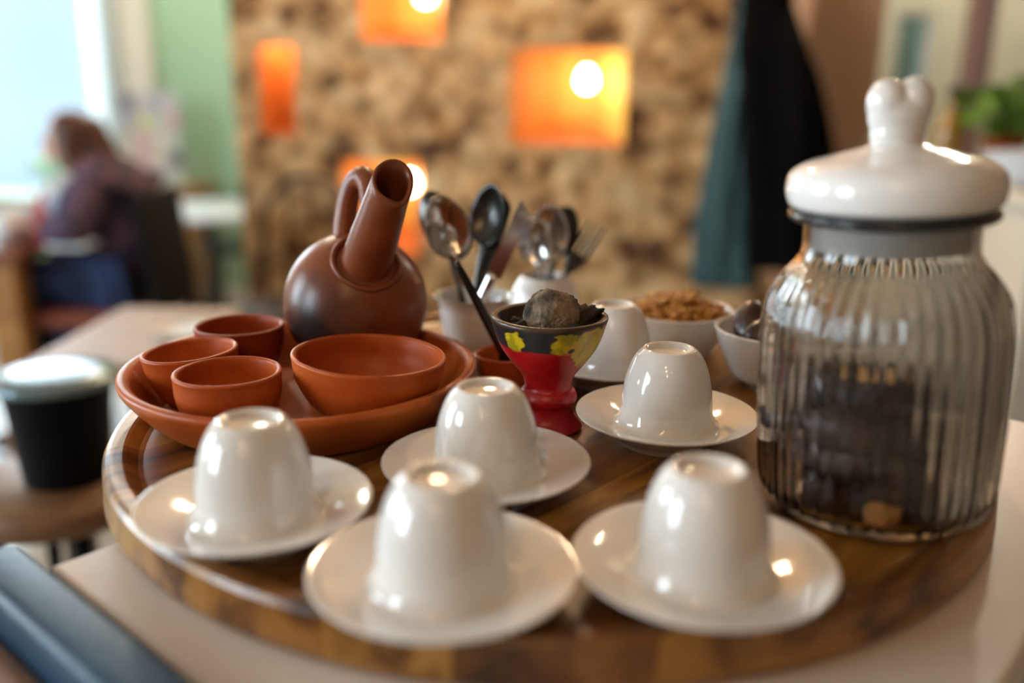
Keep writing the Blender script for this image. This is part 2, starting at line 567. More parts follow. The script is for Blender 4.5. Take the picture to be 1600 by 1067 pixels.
p = at(917, 126, CY + .12); niche(2, (p.x, p.z, .12), 'bare glowing bulb in the wide orange niche right of the clay pot', 1.5)
p = at(665, -8, CY + .12); niche(1, (p.x, p.z, .12), 'glowing bulb in the orange niche cut by the top of the picture', 1.3)
p = at(640, 287, CY + .10); niche(3, (p.x, p.z, .10), 'glowing bulb half hidden behind the clay pot spout', 1.2)
niche(0, None, '', 0)
a, b, c, d = NICHES[0]
lb = empty('bulb_lamp', ((a + b) / 2, CY + .19, d + .085), 'small glowing bulb high in the narrow orange niche left of the clay pot', 'lamp', 'bulbs in the cork wall niches')
BULB2 = mat_emit('dim_bulb', (1.0, .55, .16), 2.0)
link('bulb', lathe(smoothprof([(0, -.020), (.012, -.016), (.019, 0), (.015, .014), (.009, .024)], 4), 20), BULB2, lb)
link('socket', lathe([(.0095, .022), (.0105, .024), (.0105, .040), (0, .042)], 16), BRASS, lb)
link('cord', tube([(0, 0, .04), (0, .03, .05), (0, .11, .055)], .003, 8), BLACK, lb)
point('niche_light', ((a + b) / 2, CY + .19, d + .045), .85, (1.0, .84, .58), .025)

# beige plaster pier right of the coats
bx0, bx1 = 0.98, at(1366, 120, 3.25).x
struct('wall_pier', box((bx0, 3.2, 0), (bx1, 3.6, HC - .001), .01), BEIGE)

# ================================================================== THE TABLE WITH THE BOARD
TZ = ZO - .04
corner = Vector((-.2436, .4304, 0)); D1 = Vector((.656, .755, 0)).normalized(); D2 = Vector((D1.y, -D1.x, 0))
TANG = math.atan2(D1.y, D1.x)
TABLE = mat('pale_laminate', S(226, 214, 204), S(232, 221, 212), 5, rough=.35, bump=.03, bscale=60)
tb = empty('side_table', corner + Vector((0, 0, 0)), 'pale laminate side table carrying the round wooden board', 'table', rot=(0, 0, TANG - PI / 2))
# local frame: x = D2, y = D1
L2, L1 = .405, .60
link('table_top', box((0, 0, TZ - .028), (L2, L1, TZ), .003), TABLE, tb, smooth=False)
link('apron', box((.03, .03, TZ - .09), (L2 - .03, L1 - .03, TZ - .029), .002), TABLE, tb, smooth=False)
LEGM = mat('grey_leg_paint', S(150, 146, 140), S(158, 154, 148), 5, rough=.4)
for lx in (.035, L2 - .075):
    for ly in (.035, L1 - .075):
        link('leg', box((lx, ly, 0), (lx + .04, ly + .04, TZ - .089), .003), LEGM, tb, smooth=False)

BLUE = mat('blue_leather', S(24, 54, 78), S(40, 76, 100), 7, rough=.42, bump=.15, bscale=120, spec=.25)
BROWNW = mat('brown_wood', S(96, 62, 36), S(124, 84, 50), 3, rough=.4, stretch=(1, 12, 12))
bc = empty('blue_chair', corner + D1 * (-.0205), 'chair with a dark blue leather back rail against the table edge', 'chair', rot=(0, 0, TANG - PI / 2))
link('backrest', box((-.022, -.0155, TZ - .30), (.44, .0155, TZ + .011), .007, seg=4), BLUE, bc)
link('back_shell', box((-.018, -.030, TZ - .30), (.436, -.0160, TZ - .010), .005), BROWNW, bc, smooth=False)
link('seat', box((-.02, -.47, .44), (.43, -.04, .50), .02, seg=3), BLUE, bc)
for lx in (-.01, .39):
    for ly in (-.45, -.035):
        z1 = .45 if ly < -.1 else TZ - .28
        link('leg', box((lx, ly, 0), (lx + .032, ly + .032 - (.02 if ly > -.1 else 0), z1), .003), BROWNW, bc, smooth=False)

# round board of glued acacia staves
BC = Vector((.0234, .6188, 0)); BR = .2927
board = empty('serving_board', (BC.x, BC.y, TZ), 'round acacia wood serving board with a raised rim under the cups', 'serving board')
prof = [(0, 0), (BR - .008, 0), (BR - .002, .0025), (BR, .006), (BR - .0012, .024), (BR - .003, .0268), (BR - .0055, .0275), (BR - .0125, .0272), (BR - .0145, .0262), (BR - .021, .0208), (BR - .024, .020), (.20, .0200), (.1, .020), (0, .020)]
full = lathe(prof, 180)
fm = bpy.data.meshes.new('board_full'); full.to_mesh(fm); full.free()
sa = math.radians(48)
nrm = Vector((-math.sin(sa), math.cos(sa), 0))
cuts = [-.30, -.222, -.158, -.105, -.040, .022, .078, .140, .205, .30]
woods = [(S(74, 42, 13), S(128, 84, 30), S(166, 118, 52)), (S(56, 31, 12), S(100, 60, 22), S(140, 92, 40)), (S(98, 60, 19), S(148, 99, 37), S(178, 130, 58)),
         (S(64, 35, 12), S(114, 69, 24), S(150, 100, 42)), (S(82, 49, 16), S(132, 84, 30), S(160, 110, 48))]
for k, (c0, c1) in enumerate(zip(cuts, cuts[1:])):
    bm = bmesh.new(); bm.from_mesh(fm)
    for off, sgn in ((c0 + .0002, 1), (c1 - .0002, -1)):
        g = bm.verts[:] + bm.edges[:] + bm.faces[:]
        r = bmesh.ops.bisect_plane(bm, geom=g, plane_co=nrm * off, plane_no=nrm, clear_inner=(sgn > 0), clear_outer=(sgn < 0))
        ed = [x for x in r['geom_cut'] if isinstance(x, bmesh.types.BMEdge)]
        if ed:
            bmesh.ops.holes_fill(bm, edges=ed, sides=0)
    wd = woods[k % 5]
    link('stave', bm, mat_wood('acacia_stave', *wd, sa, k * 3.7 + 1), board, smooth=False)

# ================================================================== PORCELAIN
ZT = ZO - .02                                # top face of the board


def cup_profile(inverted=True):
    out = [(.0355, 0), (.0346, .0008), (.0332, .0022), (.0320, .0042), (.0310, .0066), (.0302, .0092), (.0297, .0118), (.0299, .0136), (.0298, .0165), (.0291, .0225), (.0282, .028), (.0269, .0335), (.0252, .0385), (.0231, .0435), (.0206, .0475), (.0187, .0494)]
    out = smoothprof(out, 2) + [(.0177, .0504), (.0169, .0511), (.0158, .0514), (.0146, .0511), (.0136, .0502), (.0128, .0484), (.011, .0476), (0, .0474)]
    inn = [(0, .0445), (.012, .0442), (.018, .0425), (.0228, .038), (.0252, .032), (.0266, .024), (.0272, .016), (.0280, .0105), (.0298, .006), (.0325, .002), (.0340, .0002), (.0348, -.0002)]
    return out[::-1] + inn[::-1] if False else (inn + out)


CUPBM = lathe([(r, z) for r, z in cup_profile()], 72)
CUPMESH = None


def porcelain_cup(loc, label, rotz=0, flip=False, group='upside-down white cups on saucers'):
    global CUPMESH
    if CUPMESH is None:
        o = link('coffee_cup', CUPBM, PORC); CUPMESH = o.data
    else:
        o = bpy.data.objects.new('coffee_cup', CUPMESH); COL.objects.link(o)
    o.location = loc
    o.rotation_euler = (PI if flip else 0, 0, rotz)
    return tag(o, label, 'cup', group)


SPROF = smoothprof([(0, .0118), (.020, .0117), (.030, .0118), (.0345, .0126), (.040, .0146), (.048, .0172), (.0555, .0192), (.0592, .0200)], 3) + [(.0598, .02005), (.0600, .0197), (.0598, .0190)] + smoothprof([(.0590, .0182), (.053, .0150), (.044, .0100), (.036, .0048), (.0325, .0010), (.0318, 0)], 3) + [(.0300, 0), (.0292, .0018), (.0285, .0052), (.015, .0062), (0, .0062)]
SMESH = None


def saucer(loc, label):
    global SMESH
    if SMESH is None:
        o = link('saucer', lathe(SPROF, 96), PORC); SMESH = o.data
    else:
        o = bpy.data.objects.new('saucer', SMESH); COL.objects.link(o)
    o.location = loc
    return tag(o, label, 'saucer', 'white saucers on the board')


SETS = [((-.0299, .3659), 'nearest white cup, upside down in front at the centre', 'saucer under the nearest cup, at the front edge of the board'),
        ((.0886, .3768), 'upside-down white cup just left of the ribbed glass jar base', 'saucer next to the ribbed glass jar base, at the front right'),
        ((-.1315, .4316), 'upside-down white cup in front of the clay cups at left', 'saucer at the left rim of the board before the clay dish'),
        ((-.0141, .4881), 'upside-down white cup in front of the red incense burner', 'saucer touching the foot of the red incense burner from the front'),
        ((.1029, .5711), 'sharp upside-down white cup right of the red incense burner', 'saucer with grey reflections right of the red incense burner'),
        ((.0800, .6960), 'upside-down white cup half hidden behind the red incense burner', 'saucer mostly hidden behind the red incense burner')]
for k, ((x, y), lc, ls) in enumerate(SETS):
    saucer((x, y, ZT), ls)
    porcelain_cup((x, y, ZT + .0124), lc, rotz=k)

# upright cup holding cutlery
porcelain_cup((-.034, .778, ZT + .0514), 'upright white cup holding steel cutlery behind the clay pot', flip=True, group=None)
# bellied cup with more cutlery
bp = smoothprof([(0, .003), (.014, .003), (.024, .006), (.0315, .016), (.0335, .026), (.031, .038), (.0265, .047), (.0228, .0525)], 4)
ip = [(.0215, .0528), (.0205, .052)] + smoothprof([(.0245, .046), (.029, .037), (.0312, .026), (.029, .016), (.022, .009), (0, .0065)], 3)
foot = [(0, .0025), (.014, .0025), (.0148, 0), (.017, 0), (.018, .0035)]
tag(link('round_mug', lathe(foot + bp[8:] + ip, 64), PORC, loc=(.031, .858, ZT)), 'small round-bellied white cup of cutlery behind the incense burner', 'cup')


def bowl_mesh(R, H, t=.003, foot=.5, n=80):
    o_ = smoothprof([(R * foot, .004), (R * (foot + .18), H * .16), (R * .86, H * .55), (R * .97, H * .9), (R, H)], 4)
    i_ = smoothprof([(R - t * .9, H), (R * .97 - t, H * .9), (R * .86 - t, H * .56), (R * (foot + .15) - t, H * .22), (0, H * .16)], 4)
    return lathe([(0, .003), (R * foot - .004, .003), (R * foot - .003, 0), (R * foot, 0)] + o_ + [(R - .0004, H + .0006), (R - t * .5, H + .0009)] + i_, n)


tag(link('white_bowl', bowl_mesh(.0505, .041), PORC, loc=(.1437, .7758, ZT)), 'white bowl heaped with amber crumbs behind the cups', 'bowl')
tag(link('white_bowl', bowl_mesh(.050, .046), PORC, loc=(.2100, .692, ZT)), 'white bowl of dark dates partly behind the ribbed glass jar', 'bowl')

# amber crisp pieces in the far bowl
AMB = mat('amber_crumb', S(172, 110, 38), S(216, 156, 72), 60, rough=.55, bump=.4, bscale=200)
fmeshes = []
for s in range(5):
    b_ = blob(.0058, s + 11, amp=.75, freq=2.2, sub=2, scale=(1.3, .95, .55), fine=.3, ffreq=5)
    me = bpy.data.meshes.new('crumb'); b_.to_mesh(me); b_.free(); me.materials.append(AMB)
    me.polygons.foreach_set('use_smooth', [True] * len(me.polygons)); fmeshes.append(me)
rg = random.Random(3)
for layer, (rad, cnt, zz) in enumerate([(.040, 40, .029), (.042, 56, .0350), (.038, 48, .0405), (.030, 32, .0450), (.018, 14, .0490)]):
    for i in range(cnt):
        a = 2 * PI * (i + rg.random() * .6) / cnt * 2.4; r = rad * math.sqrt((i + .5) / cnt)
        o = bpy.data.objects.new('amber_crumb', fmeshes[rg.randrange(5)]); COL.objects.link(o)
        o.location = (.1437 + r * math.cos(a), .7758 + r * math.sin(a), ZT + zz + rg.uniform(-.002, .002))
        o.rotation_euler = (rg.uniform(-.7, .7), rg.uniform(-.7, .7), rg.uniform(0, 6.3))
        tag(o, 'small amber brown crumb heaped in the far white bowl', 'crumb', 'amber crumbs in the far white bowl')

# dates
DATE = mat('date_skin', S(46, 24, 22), S(78, 42, 36), 40, rough=.32, bump=.5, bscale=90, coat=.2)
DATEJ = mat('date_bloom', S(38, 25, 23), S(72, 54, 50), 35, rough=.5, bump=.5, bscale=80)


def date_mesh(seed, m):
    bm = blob(1, seed, amp=.10, freq=1.5, sub=3)
    for v in bm.verts:
        n = v.co.normalized()
        a = math.atan2(n.y, n.z)
        wr = 1 + .05 * math.sin(7 * a + 2 * n.x) * (1 - abs(n.x)) + .05 * noise.noise(Vector((n.x * 1.5, n.y * 5, n.z * 5)) + Vector((seed, 0, 0)))
        v.co = Vector((v.co.x * .0195, v.co.y * .0122 * wr, v.co.z * .0118 * wr))
    me = bpy.data.meshes.new('date'); bm.to_mesh(me); bm.free(); me.materials.append(m)
    me.polygons.foreach_set('use_smooth', [True] * len(me.polygons))
    return me


DM = [date_mesh(s, DATE) for s in range(4)]; DJ = [date_mesh(s + 9, DATEJ) for s in range(5)]
hb = Vector((.2100, .692, ZT))
for i, (dx, dy, dz, rz, ry, lb_) in enumerate([(-.022, .004, .050, 1.2, -.75, 'tall dark date leaning up at the left of the date bowl'),
                                              (-.012, -.016, .0445, .2, .1, 'glossy date lying at the front lip of the date bowl'),
                                              (.016, -.016, .0445, .5, .1, None), (.012, .010, .044, 1.9, .1, None), (-.006, .016, .040, 2.6, .2, None),
                                              (.026, -.004, .036, 1.3, .1, None), (-.010, -.004, .026, .9, .1, None), (.014, -.002, .026, .1, 0, None)]):
    o = bpy.data.objects.new('date', DM[i % 4]); COL.objects.link(o)
    o.location = hb + Vector((dx, dy, dz)); o.rotation_euler = (0, ry, rz); o.scale = (1.1,) * 3
    tag(o, lb_ or 'dark date in the white bowl behind the ribbed jar', 'date', 'dates in the white bowl')

# ================================================================== CLAY WARE
def wob(seed, amp):
    return lambda a, r, z: (r * (1 + amp * noise.noise(Vector((math.cos(a) * 1.3, math.sin(a) * 1.3, z * 14 + seed)))),
                            z + amp * .25 * r * noise.noise(Vector((math.cos(a), math.sin(a), seed + 8))))


def mat_dish():
    m = mat('clay_dish', S(166, 74, 24), S(196, 102, 42), 14, rough=.38, spec=.30, bump=.12, bscale=80)
    N = m.node_tree.nodes; L = m.node_tree.links; b = N['Principled BSDF']
    # pale and sooty fire marks on the clay
    tc = N.new('ShaderNodeTexCoord'); n = N.new('ShaderNodeTexNoise'); n.inputs['Scale'].default_value = 13; n.inputs['Detail'].default_value = 4
    L.new(tc.outputs['Object'], n.inputs['Vector'])
    r = N.new('ShaderNodeValToRGB'); r.color_ramp.elements[0].position = .66; r.color_ramp.elements[1].position = .74
    L.new(n.outputs['Fac'], r.inputs[0])
    mx = N.new('ShaderNodeMix'); mx.data_type = 'RGBA'
    old = b.inputs['Base Color'].links[0].from_socket
    L.new(r.outputs[0], mx.inputs[0]); L.new(old, mx.inputs[6]); mx.inputs[7].default_value = (*S(60, 48, 46), 1)
    L.new(mx.outputs[2], b.inputs['Base Color'])
    return m


DC = Vector((-.1490, .6226, ZT)); DR = .1235
o_ = smoothprof([(.088, 0), (.0970, .0018), (.1065, .0100), (.1145, .0190), (.1205, .0270), (.1230, .0312)], 4)
rim = [(.1236, .0330), (.1234, .0350), (.1218, .0362), (.1190, .0362), (.1168, .0352)]
i_ = smoothprof([(.1152, .0335), (.1100, .0245), (.1045, .0150), (.0985, .0090), (.0900, .0072), (.04, .0070), (0, .0070)], 4)
tag(link('clay_dish', lathe([(0, 0)] + o_ + rim + i_, 120, mod=wob(2, .012)), mat_dish(), loc=DC), 'large shallow terracotta dish holding the clay cups and pot', 'dish')


def clay_vessel(name, R, H, base, loc, label, m, tilt=(0, 0, 0), seed=1, t=.0036, group=None, belly=.0, cat='cup'):
    o_ = smoothprof([(base * .86, 0), (base, .0015), (base + (R - base) * (.42 + belly), H * .26), (base + (R - base) * (.78 + belly), H * .62), (R * .985, H * .9), (R, H - .001)], 4)
    i_ = smoothprof([(R - t, H - .0008), (R * .985 - t, H * .88), (base + (R - base) * (.78 + belly) - t, H * .62), (base + (R - base) * (.42 + belly) - t, H * .27), (base * .8, .006), (0, .005)], 4)
    bm = lathe([(0, 0)] + o_ + [(R - .0004, H), (R - t * .5, H + .0006)] + i_, 80, mod=wob(seed, .02))
    o = link(name, bm, m, loc=loc); o.rotation_euler = tilt
    return tag(o, label, cat, group)


G1 = 'small terracotta cups in the dish'
clay_vessel('clay_cup', .0343, .0405, .0225, (-.1829, .559, ZT + .0080), 'terracotta cup nearest the front of the clay dish', CLAY, seed=3, group=G1, belly=.14)
clay_vessel('clay_cup', .0332, .038, .019, (-.2235, .6135, ZT + .0085), 'slightly tilted terracotta cup against the left wall of the dish', CLAY, (0, math.radians(-4), 0), seed=5, group=G1, belly=.05)
clay_vessel('clay_cup', .0340, .037, .0225, (-.2110, .6805, ZT + .0105), 'rearmost terracotta cup, left of the clay pot', CLAY_DK, seed=8, group=G1, belly=.14)
clay_vessel('clay_bowl', .0512, .0450, .0235, (-.0976, .584, ZT + .0085), 'wide terracotta bowl leaning in front of the clay pot', CLAY, (math.radians(0), math.radians(3.2), 0), seed=12, group=None, belly=.10, cat='bowl')
clay_vessel('clay_cup', .0265, .027, .017, (-.0035, .681, ZT), 'small terracotta cup with a spoon, behind the incense burner', CLAY, seed=15, belly=.1)


# ---- the clay coffee pot
def mat_pot():
    m = mat('pot_clay', S(118, 58, 29), S(150, 82, 46), 9, rough=.32, spec=.4, bump=.10, bscale=110)
    N = m.node_tree.nodes; L = m.node_tree.links; b = N['Principled BSDF']
    tc = N.new('ShaderNodeTexCoord')
    # scorch marks low on the side facing the cups
    vm = N.new('ShaderNodeVectorMath'); vm.operation = 'DISTANCE'; vm.inputs[1].default_value = (-.024, -.048, .036)
    L.new(tc.outputs['Object'], vm.inputs[0])
    n = N.new('ShaderNodeTexNoise'); n.inputs['Scale'].default_value = 45; n.inputs['Detail'].default_value = 5
    L.new(tc.outputs['Object'], n.inputs['Vector'])
    a = N.new('ShaderNodeMath'); a.operation = 'MULTIPLY_ADD'; a.inputs[1].default_value = -.030
    L.new(n.outputs['Fac'], a.inputs[0]); L.new(vm.outputs['Value'], a.inputs[2])
    r = N.new('ShaderNodeMapRange'); r.inputs[1].default_value = .002; r.inputs[2].default_value = .044; r.inputs[3].default_value = .97; r.inputs[4].default_value = 0
    L.new(a.outputs[0], r.inputs[0])
    mx = N.new('ShaderNodeMix'); mx.data_type = 'RGBA'
    old = b.inputs['Base Color'].links[0].from_socket
    L.new(r.outputs[0], mx.inputs[0]); L.new(old, mx.inputs[6]); mx.inputs[7].default_value = (*S(30, 24, 24), 1)
    L.new(mx.outputs[2], b.inputs['Base Color'])
    return m


POT = mat_pot()
pot = empty('coffee_pot', (-.1235, .7010, ZT + .0075), 'brown clay coffee pot with a slanted spout and loop handle', 'coffee pot')
RB = .0562
pr_ = [(0, 0)] + [(RB * math.sin(t), RB * .985 * (1 - math.cos(t)) - .0012) for t in [i * PI / 36 for i in range(5, 37)]]
pr_[1] = (pr_[1][0], 0)
link('body', lathe(pr_, 96, mod=wob(21, .012)), POT, pot)
cB = Vector((0, 0, RB * .985))
PL = Vector(pot.location)
nb = at(560, 448, .680) - PL                 # where the neck leaves the body, inside it
nt_ = at(614, 281, .634) - PL
ax = (nt_ - nb).normalized()
NL = (nt_ - nb).length
path = [nb + ax * (NL * k / 14) for k in range(15)]
rads = [.0200, .0198, .0195, .0191, .0187, .0183, .0179, .0177, .0171, .0166, .0161, .0156, .0151, .0146, .0143]
# outer wall then inner wall of the hollow neck
bm = bmesh.new()


def ring(c, r, t, n, lip=0.0, slant=0.0):
    s = t.cross(Vector((0, 1, .4))).normalized(); v = s.cross(t).normalized()
    out = []
    for k in range(n):
        a = 2 * PI * k / n
        w = max(0, math.cos(a - LIPA)) ** 6
        out.append(bm.verts.new(c + s * (r * math.cos(a)) + v * (r * math.sin(a)) + (s * math.cos(a) + v * math.sin(a)) * (lip * .22 * w) + t * (lip * (-.25 * w) + slant * math.sin(a))))
    return out


LIPA = 3.95
SL = {14: .0072, 13: .0054, 12: .0036, 11: .0020, 10: .0008}
rr_ = [ring(path[k], rads[k], ax, 48, .012 if k == 14 else (.006 if k == 13 else 0), SL.get(k, 0)) for k in range(15)]
rr_.append(ring(path[14] + ax * .0012, rads[14] - .0014, ax, 48, .012, .0072))
rr_ += [ring(path[k], rads[k] - .0032, ax, 48, .010 if k == 14 else 0, SL.get(k, 0)) for k in range(14, 3, -1)]
for A, B in zip(rr_, rr_[1:]):
    for k in range(48):
        bm.faces.new((A[k], A[(k + 1) % 48], B[(k + 1) % 48], B[k]))
bm.faces.new(rr_[-1])
link('spout', bm, POT, pot)
# rope-like collar where the neck meets the body
cc = nb + ax * .0165
s_ = ax.cross(Vector((0, 1, .4))).normalized(); v_ = s_.cross(ax).normalized()
loop = []
for k in range(41):
    a = 2 * PI * k / 40
    p = cc + s_ * (.0206 * math.cos(a)) + v_ * (.0206 * math.sin(a))
    dirn = (p - cB)
    loop.append(cB + dirn.normalized() * max(min(dirn.length, RB + .0009), RB - .0002) if dirn.length < RB + .012 else p)
link('collar', tube(loop, .0023, 10, caps=False), POT, pot)
# strap handle: from the shoulder up over to the back of the spout
hp = [at(*q) - PL for q in [(537, 402, .700), (537, 374, .703), (540, 338, .707), (546, 304, .709), (556, 283, .706), (568, 277, .699), (577, 290, .690), (581, 314, .681), (585, 340, .672)]]
hs = [tuple(q) for q in smoothprof([tuple(p) for p in hp], 4)]
nH = len(hs)
link('handle', tube(hs, 0, 14, flat=[((.0080 + .0030 * abs(k / (nH - 1) - .5)), .0090) for k in range(nH)], up=Vector((0, -1, 0.3))), POT, pot)


# ---- the painted incense burner
def mat_burner():
    m = bpy.data.materials.new('painted_clay'); m.use_nodes = True
    N = m.node_tree.nodes; L = m.node_tree.links; b = N['Principled BSDF']; b.inputs['Roughness'].default_value = .33
    tc = N.new('ShaderNodeTexCoord'); sp = N.new('ShaderNodeSeparateXYZ'); L.new(tc.outputs['Object'], sp.inputs[0])

    def nz(scale, det=5, loc=(0, 0, 0), sc=(1, 1, 1)):
        mp = N.new('ShaderNodeMapping'); mp.inputs['Location'].default_value = loc; mp.inputs['Scale'].default_value = sc
        L.new(tc.outputs['Object'], mp.inputs[0])
        n = N.new('ShaderNodeTexNoise'); n.inputs['Scale'].default_value = scale; n.inputs['Detail'].default_value = det
        L.new(mp.outputs[0], n.inputs['Vector']); return n.outputs['Fac']

    def ramp(src, p0, p1):
        r = N.new('ShaderNodeMapRange'); r.inputs[1].default_value = p0; r.inputs[2].default_value = p1; r.clamp = True
        L.new(src, r.inputs[0]); return r.outputs[0]

    def madd(src, k, add):
        a = N.new('ShaderNodeMath'); a.operation = 'MULTIPLY_ADD'; L.new(src, a.inputs[0]); a.inputs[1].default_value = k
        if isinstance(add, float): a.inputs[2].default_value = add
        else: L.new(add, a.inputs[2])
        return a.outputs[0]

    def mix(f, a, c):
        x = N.new('ShaderNodeMix'); x.data_type = 'RGBA'; L.new(f, x.inputs[0])
        if isinstance(a, tuple): x.inputs[6].default_value = (*a, 1)
        else: L.new(a, x.inputs[6])
        if isinstance(c, tuple): x.inputs[7].default_value = (*c, 1)
        else: L.new(c, x.inputs[7])
        return x.outputs[2]

    def mul(a, c):
        x = N.new('ShaderNodeMath'); x.operation = 'MULTIPLY'; L.new(a, x.inputs[0]); L.new(c, x.inputs[1]); return x.outputs[0]
    red = mix(ramp(nz(60), .4, .7), S(176, 14, 22), S(146, 8, 16))
    red = mix(ramp(nz(150, 3, (4, 2, 1)), .70, .74), red, S(206, 120, 70))
    zz = madd(nz(70, 3, (3, 3, 3)), .003, sp.outputs['Z'])
    up = ramp(zz, .0640, .0644)
    band = (.016, .016, .018)
    # yellow daubs: a wide one on the right, a small one on the left
    n1 = nz(70, 4, (1, 7, 2), (1, 1, 3))

    def patch(cx, cy, cz, rad, jag):
        vm = N.new('ShaderNodeVectorMath'); vm.operation = 'DISTANCE'; vm.inputs[1].default_value = (cx, cy, cz)
        L.new(tc.outputs['Object'], vm.inputs[0])
        return ramp(madd(n1, jag, vm.outputs['Value']), rad, rad - .0012)
    ylw = mix(ramp(nz(90, 4, (2, 2, 9)), .45, .6), S(206, 176, 20), S(150, 138, 24))
    ora = mix(ramp(nz(80, 4, (5, 2, 9)), .4, .6), S(214, 150, 40), S(176, 126, 46))
    col = mix(up, red, band)
    p1 = patch(.024, -.0235, .0665, .0215, .014); p2 = patch(-.0225, -.0265, .069, .0135, .012); p3 = patch(.008, -.033, .070, .0175, .016)
    p4 = patch(.0325, -.014, .061, .0235, .012); p5 = patch(.0265, -.0300, .077, .0085, .006)
    col = mix(p3, col, ylw); col = mix(p2, col, ylw); col = mix(p4, col, ora); col = mix(p1, col, ylw); col = mix(p5, col, S(222, 150, 24))
    # sooty unpainted inside and lip
    lip = ramp(madd(nz(120, 3, (9, 1, 4)), .003, sp.outputs['Z']), .0785, .0795)
    col = mix(lip, col, S(70, 52, 38))
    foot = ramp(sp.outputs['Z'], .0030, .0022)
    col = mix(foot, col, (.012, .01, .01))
    L.new(col, b.inputs['Base Color'])
    bp = N.new('ShaderNodeBump'); bp.inputs['Strength'].default_value = .25; bp.inputs['Distance'].default_value = .001
    L.new(nz(160, 4), bp.inputs['Height']); L.new(bp.outputs[0], b.inputs['Normal'])
    return m


SOOT = mat('soot', S(38, 30, 24), S(70, 54, 40), 70, rough=.85, bump=.6, bscale=220)
bu = empty('incense_burner', (.0248, .5900, ZT), 'red clay incense burner with black and yellow painted rim', 'incense burner')
op = smoothprof([(.0215, 0), (.0236, .0012), (.0238, .0035), (.0220, .0058), (.0190, .0095), (.0176, .0135), (.0172, .0170), (.0182, .0192), (.0196, .0220), (.0198, .0250), (.0184, .0282), (.0168, .0298), (.0161, .0318), (.0165, .0348), (.0184, .0400), (.0246, .0478), (.0311, .0568), (.0349, .0648), (.0372, .0722), (.0386, .0772)], 3)
lp = [(.0390, .0785), (.0389, .0798), (.0380, .0806), (.0362, .0806), (.0346, .0797)]
ipp = smoothprof([(.0336, .0782), (.0315, .0720), (.026, .0640), (.015, .0600), (0, .0590)], 3)
BURN = mat_burner()
link('body', lathe([(0, 0)] + op + lp, 90, mod=wob(31, .022)), BURN, bu)
link('inside', lathe(lp[-1:] + ipp, 90, mod=wob(31, .022)), SOOT, bu)
INC = mat('incense_ball', S(46, 35, 27), S(150, 128, 102), 42, rough=.9, bump=1.0, bscale=260, lo=.38, hi=.60)
tag(link('incense_ball', blob(.0185, 5, amp=.10, freq=1.6, sub=5, scale=(1.05, 1, .92), fine=.09, ffreq=15), INC, loc=(.0262, .5870, ZT + .0805)),
    'crusty grey-brown incense ball sitting in the red burner', 'incense')
CHAR = mat('charcoal', S(24, 19, 16), S(58, 44, 34), 90, rough=.9, bump=.9, bscale=300)
rg = random.Random(5)
bits = [(.020, -.004, .078, .0100, (1.7, .7, .6), .35, .5, 'stick-like charred piece poking over the right lip of the burner'),
        (.0225, .006, .0775, .0085, (1.2, .9, .8), .2, 1.3, 'rounded charred lump between incense ball and right lip of the burner'),
        (-.0185, -.012, .0735, .0070, (1.1, .8, .8), .1, .4, 'charred crumb left of the incense ball in the burner'),
        (-.010, -.024, .0735, .0055, (1.3, .8, .6), .0, .9, None), (.004, -.0275, .0745, .0050, (1.4, .8, .6), .1, 2.0, None),
        (.015, -.022, .0748, .0060, (1.2, .9, .7), .0, .2, None), (-.022, .004, .0735, .0060, (1, .8, .7), 0, 1, None), (.0, .024, .0735, .007, (1, .9, .7), 0, 2, None)]
for i, (dx, dy, dz, r, sc, ry, rz, lb_) in enumerate(bits):
    o = link('charred_resin', blob(r, i + 40, amp=.45, freq=1.8, sub=3, scale=sc, fine=.25, ffreq=6), CHAR, loc=(.0248 + dx, .59 + dy, ZT + dz))
    o.rotation_euler = (.1, -ry, rz)
    tag(o, lb_ or 'tiny charred crumb around the incense ball', 'charcoal', 'charred bits in the burner')


# ================================================================== CUTLERY
def frame_from(p0, p1, face):
    d = (Vector(p1) - Vector(p0)).normalized(); s = d.cross(Vector(face)).normalized(); n = s.cross(d).normalized()
    return Matrix(((s.x, d.x, n.x, p0[0]), (s.y, d.y, n.y, p0[1]), (s.z, d.z, n.z, p0[2]), (0, 0, 0, 1)))


def handle_strip(bm, y0, y1, w0, w1, wm, t):
    n = 14
    rings = []
    for i in range(n + 1):
        f = i / n; y = y0 + (y1 - y0) * f
        w = w0 * (1 - f) ** 2 + 2 * wm * f * (1 - f) + w1 * f * f
        rings.append([bm.verts.new((w * math.cos(2 * PI * k / 8), y, t * math.sin(2 * PI * k / 8))) for k in range(8)])
    for A, B in zip(rings, rings[1:]):
        for k in range(8): bm.faces.new((A[k], A[(k + 1) % 8], B[(k + 1) % 8], B[k]))
    bm.faces.new(rings[0]); bm.faces.new(rings[-1])


def spoon_parts(L, bl, bw):
    h = bmesh.new(); handle_strip(h, 0, L - bl * .9, .0058, .0028, .0026, .0011)
    b = bmesh.new(); n = 28; rings = []
    for s, off in ((1, 0), (-1, .0009)):
        for j in range(9):
            f = j / 8 if s > 0 else 1 - j / 8
            row = []
            for k in range(n):
                a = 2 * PI * k / n
                eg = 1 + .14 * math.cos(a + PI)  # egg shape, wide toward tip
                x = bw * f * math.sin(a) * eg; y = bl / 2 * f * math.cos(a)
                z = -(1 - f * f) * bw * .55 - off
                row.append(b.verts.new((x, L - bl / 2 + y, z)))
            rings.append(row)
    for A, B in zip(rings, rings[1:]):
        for k in range(n):
            b.faces.new((A[k], A[(k + 1) % n], B[(k + 1) % n], B[k]))
    bmesh.ops.remove_doubles(b, verts=b.verts, dist=.00002)
    return h, b


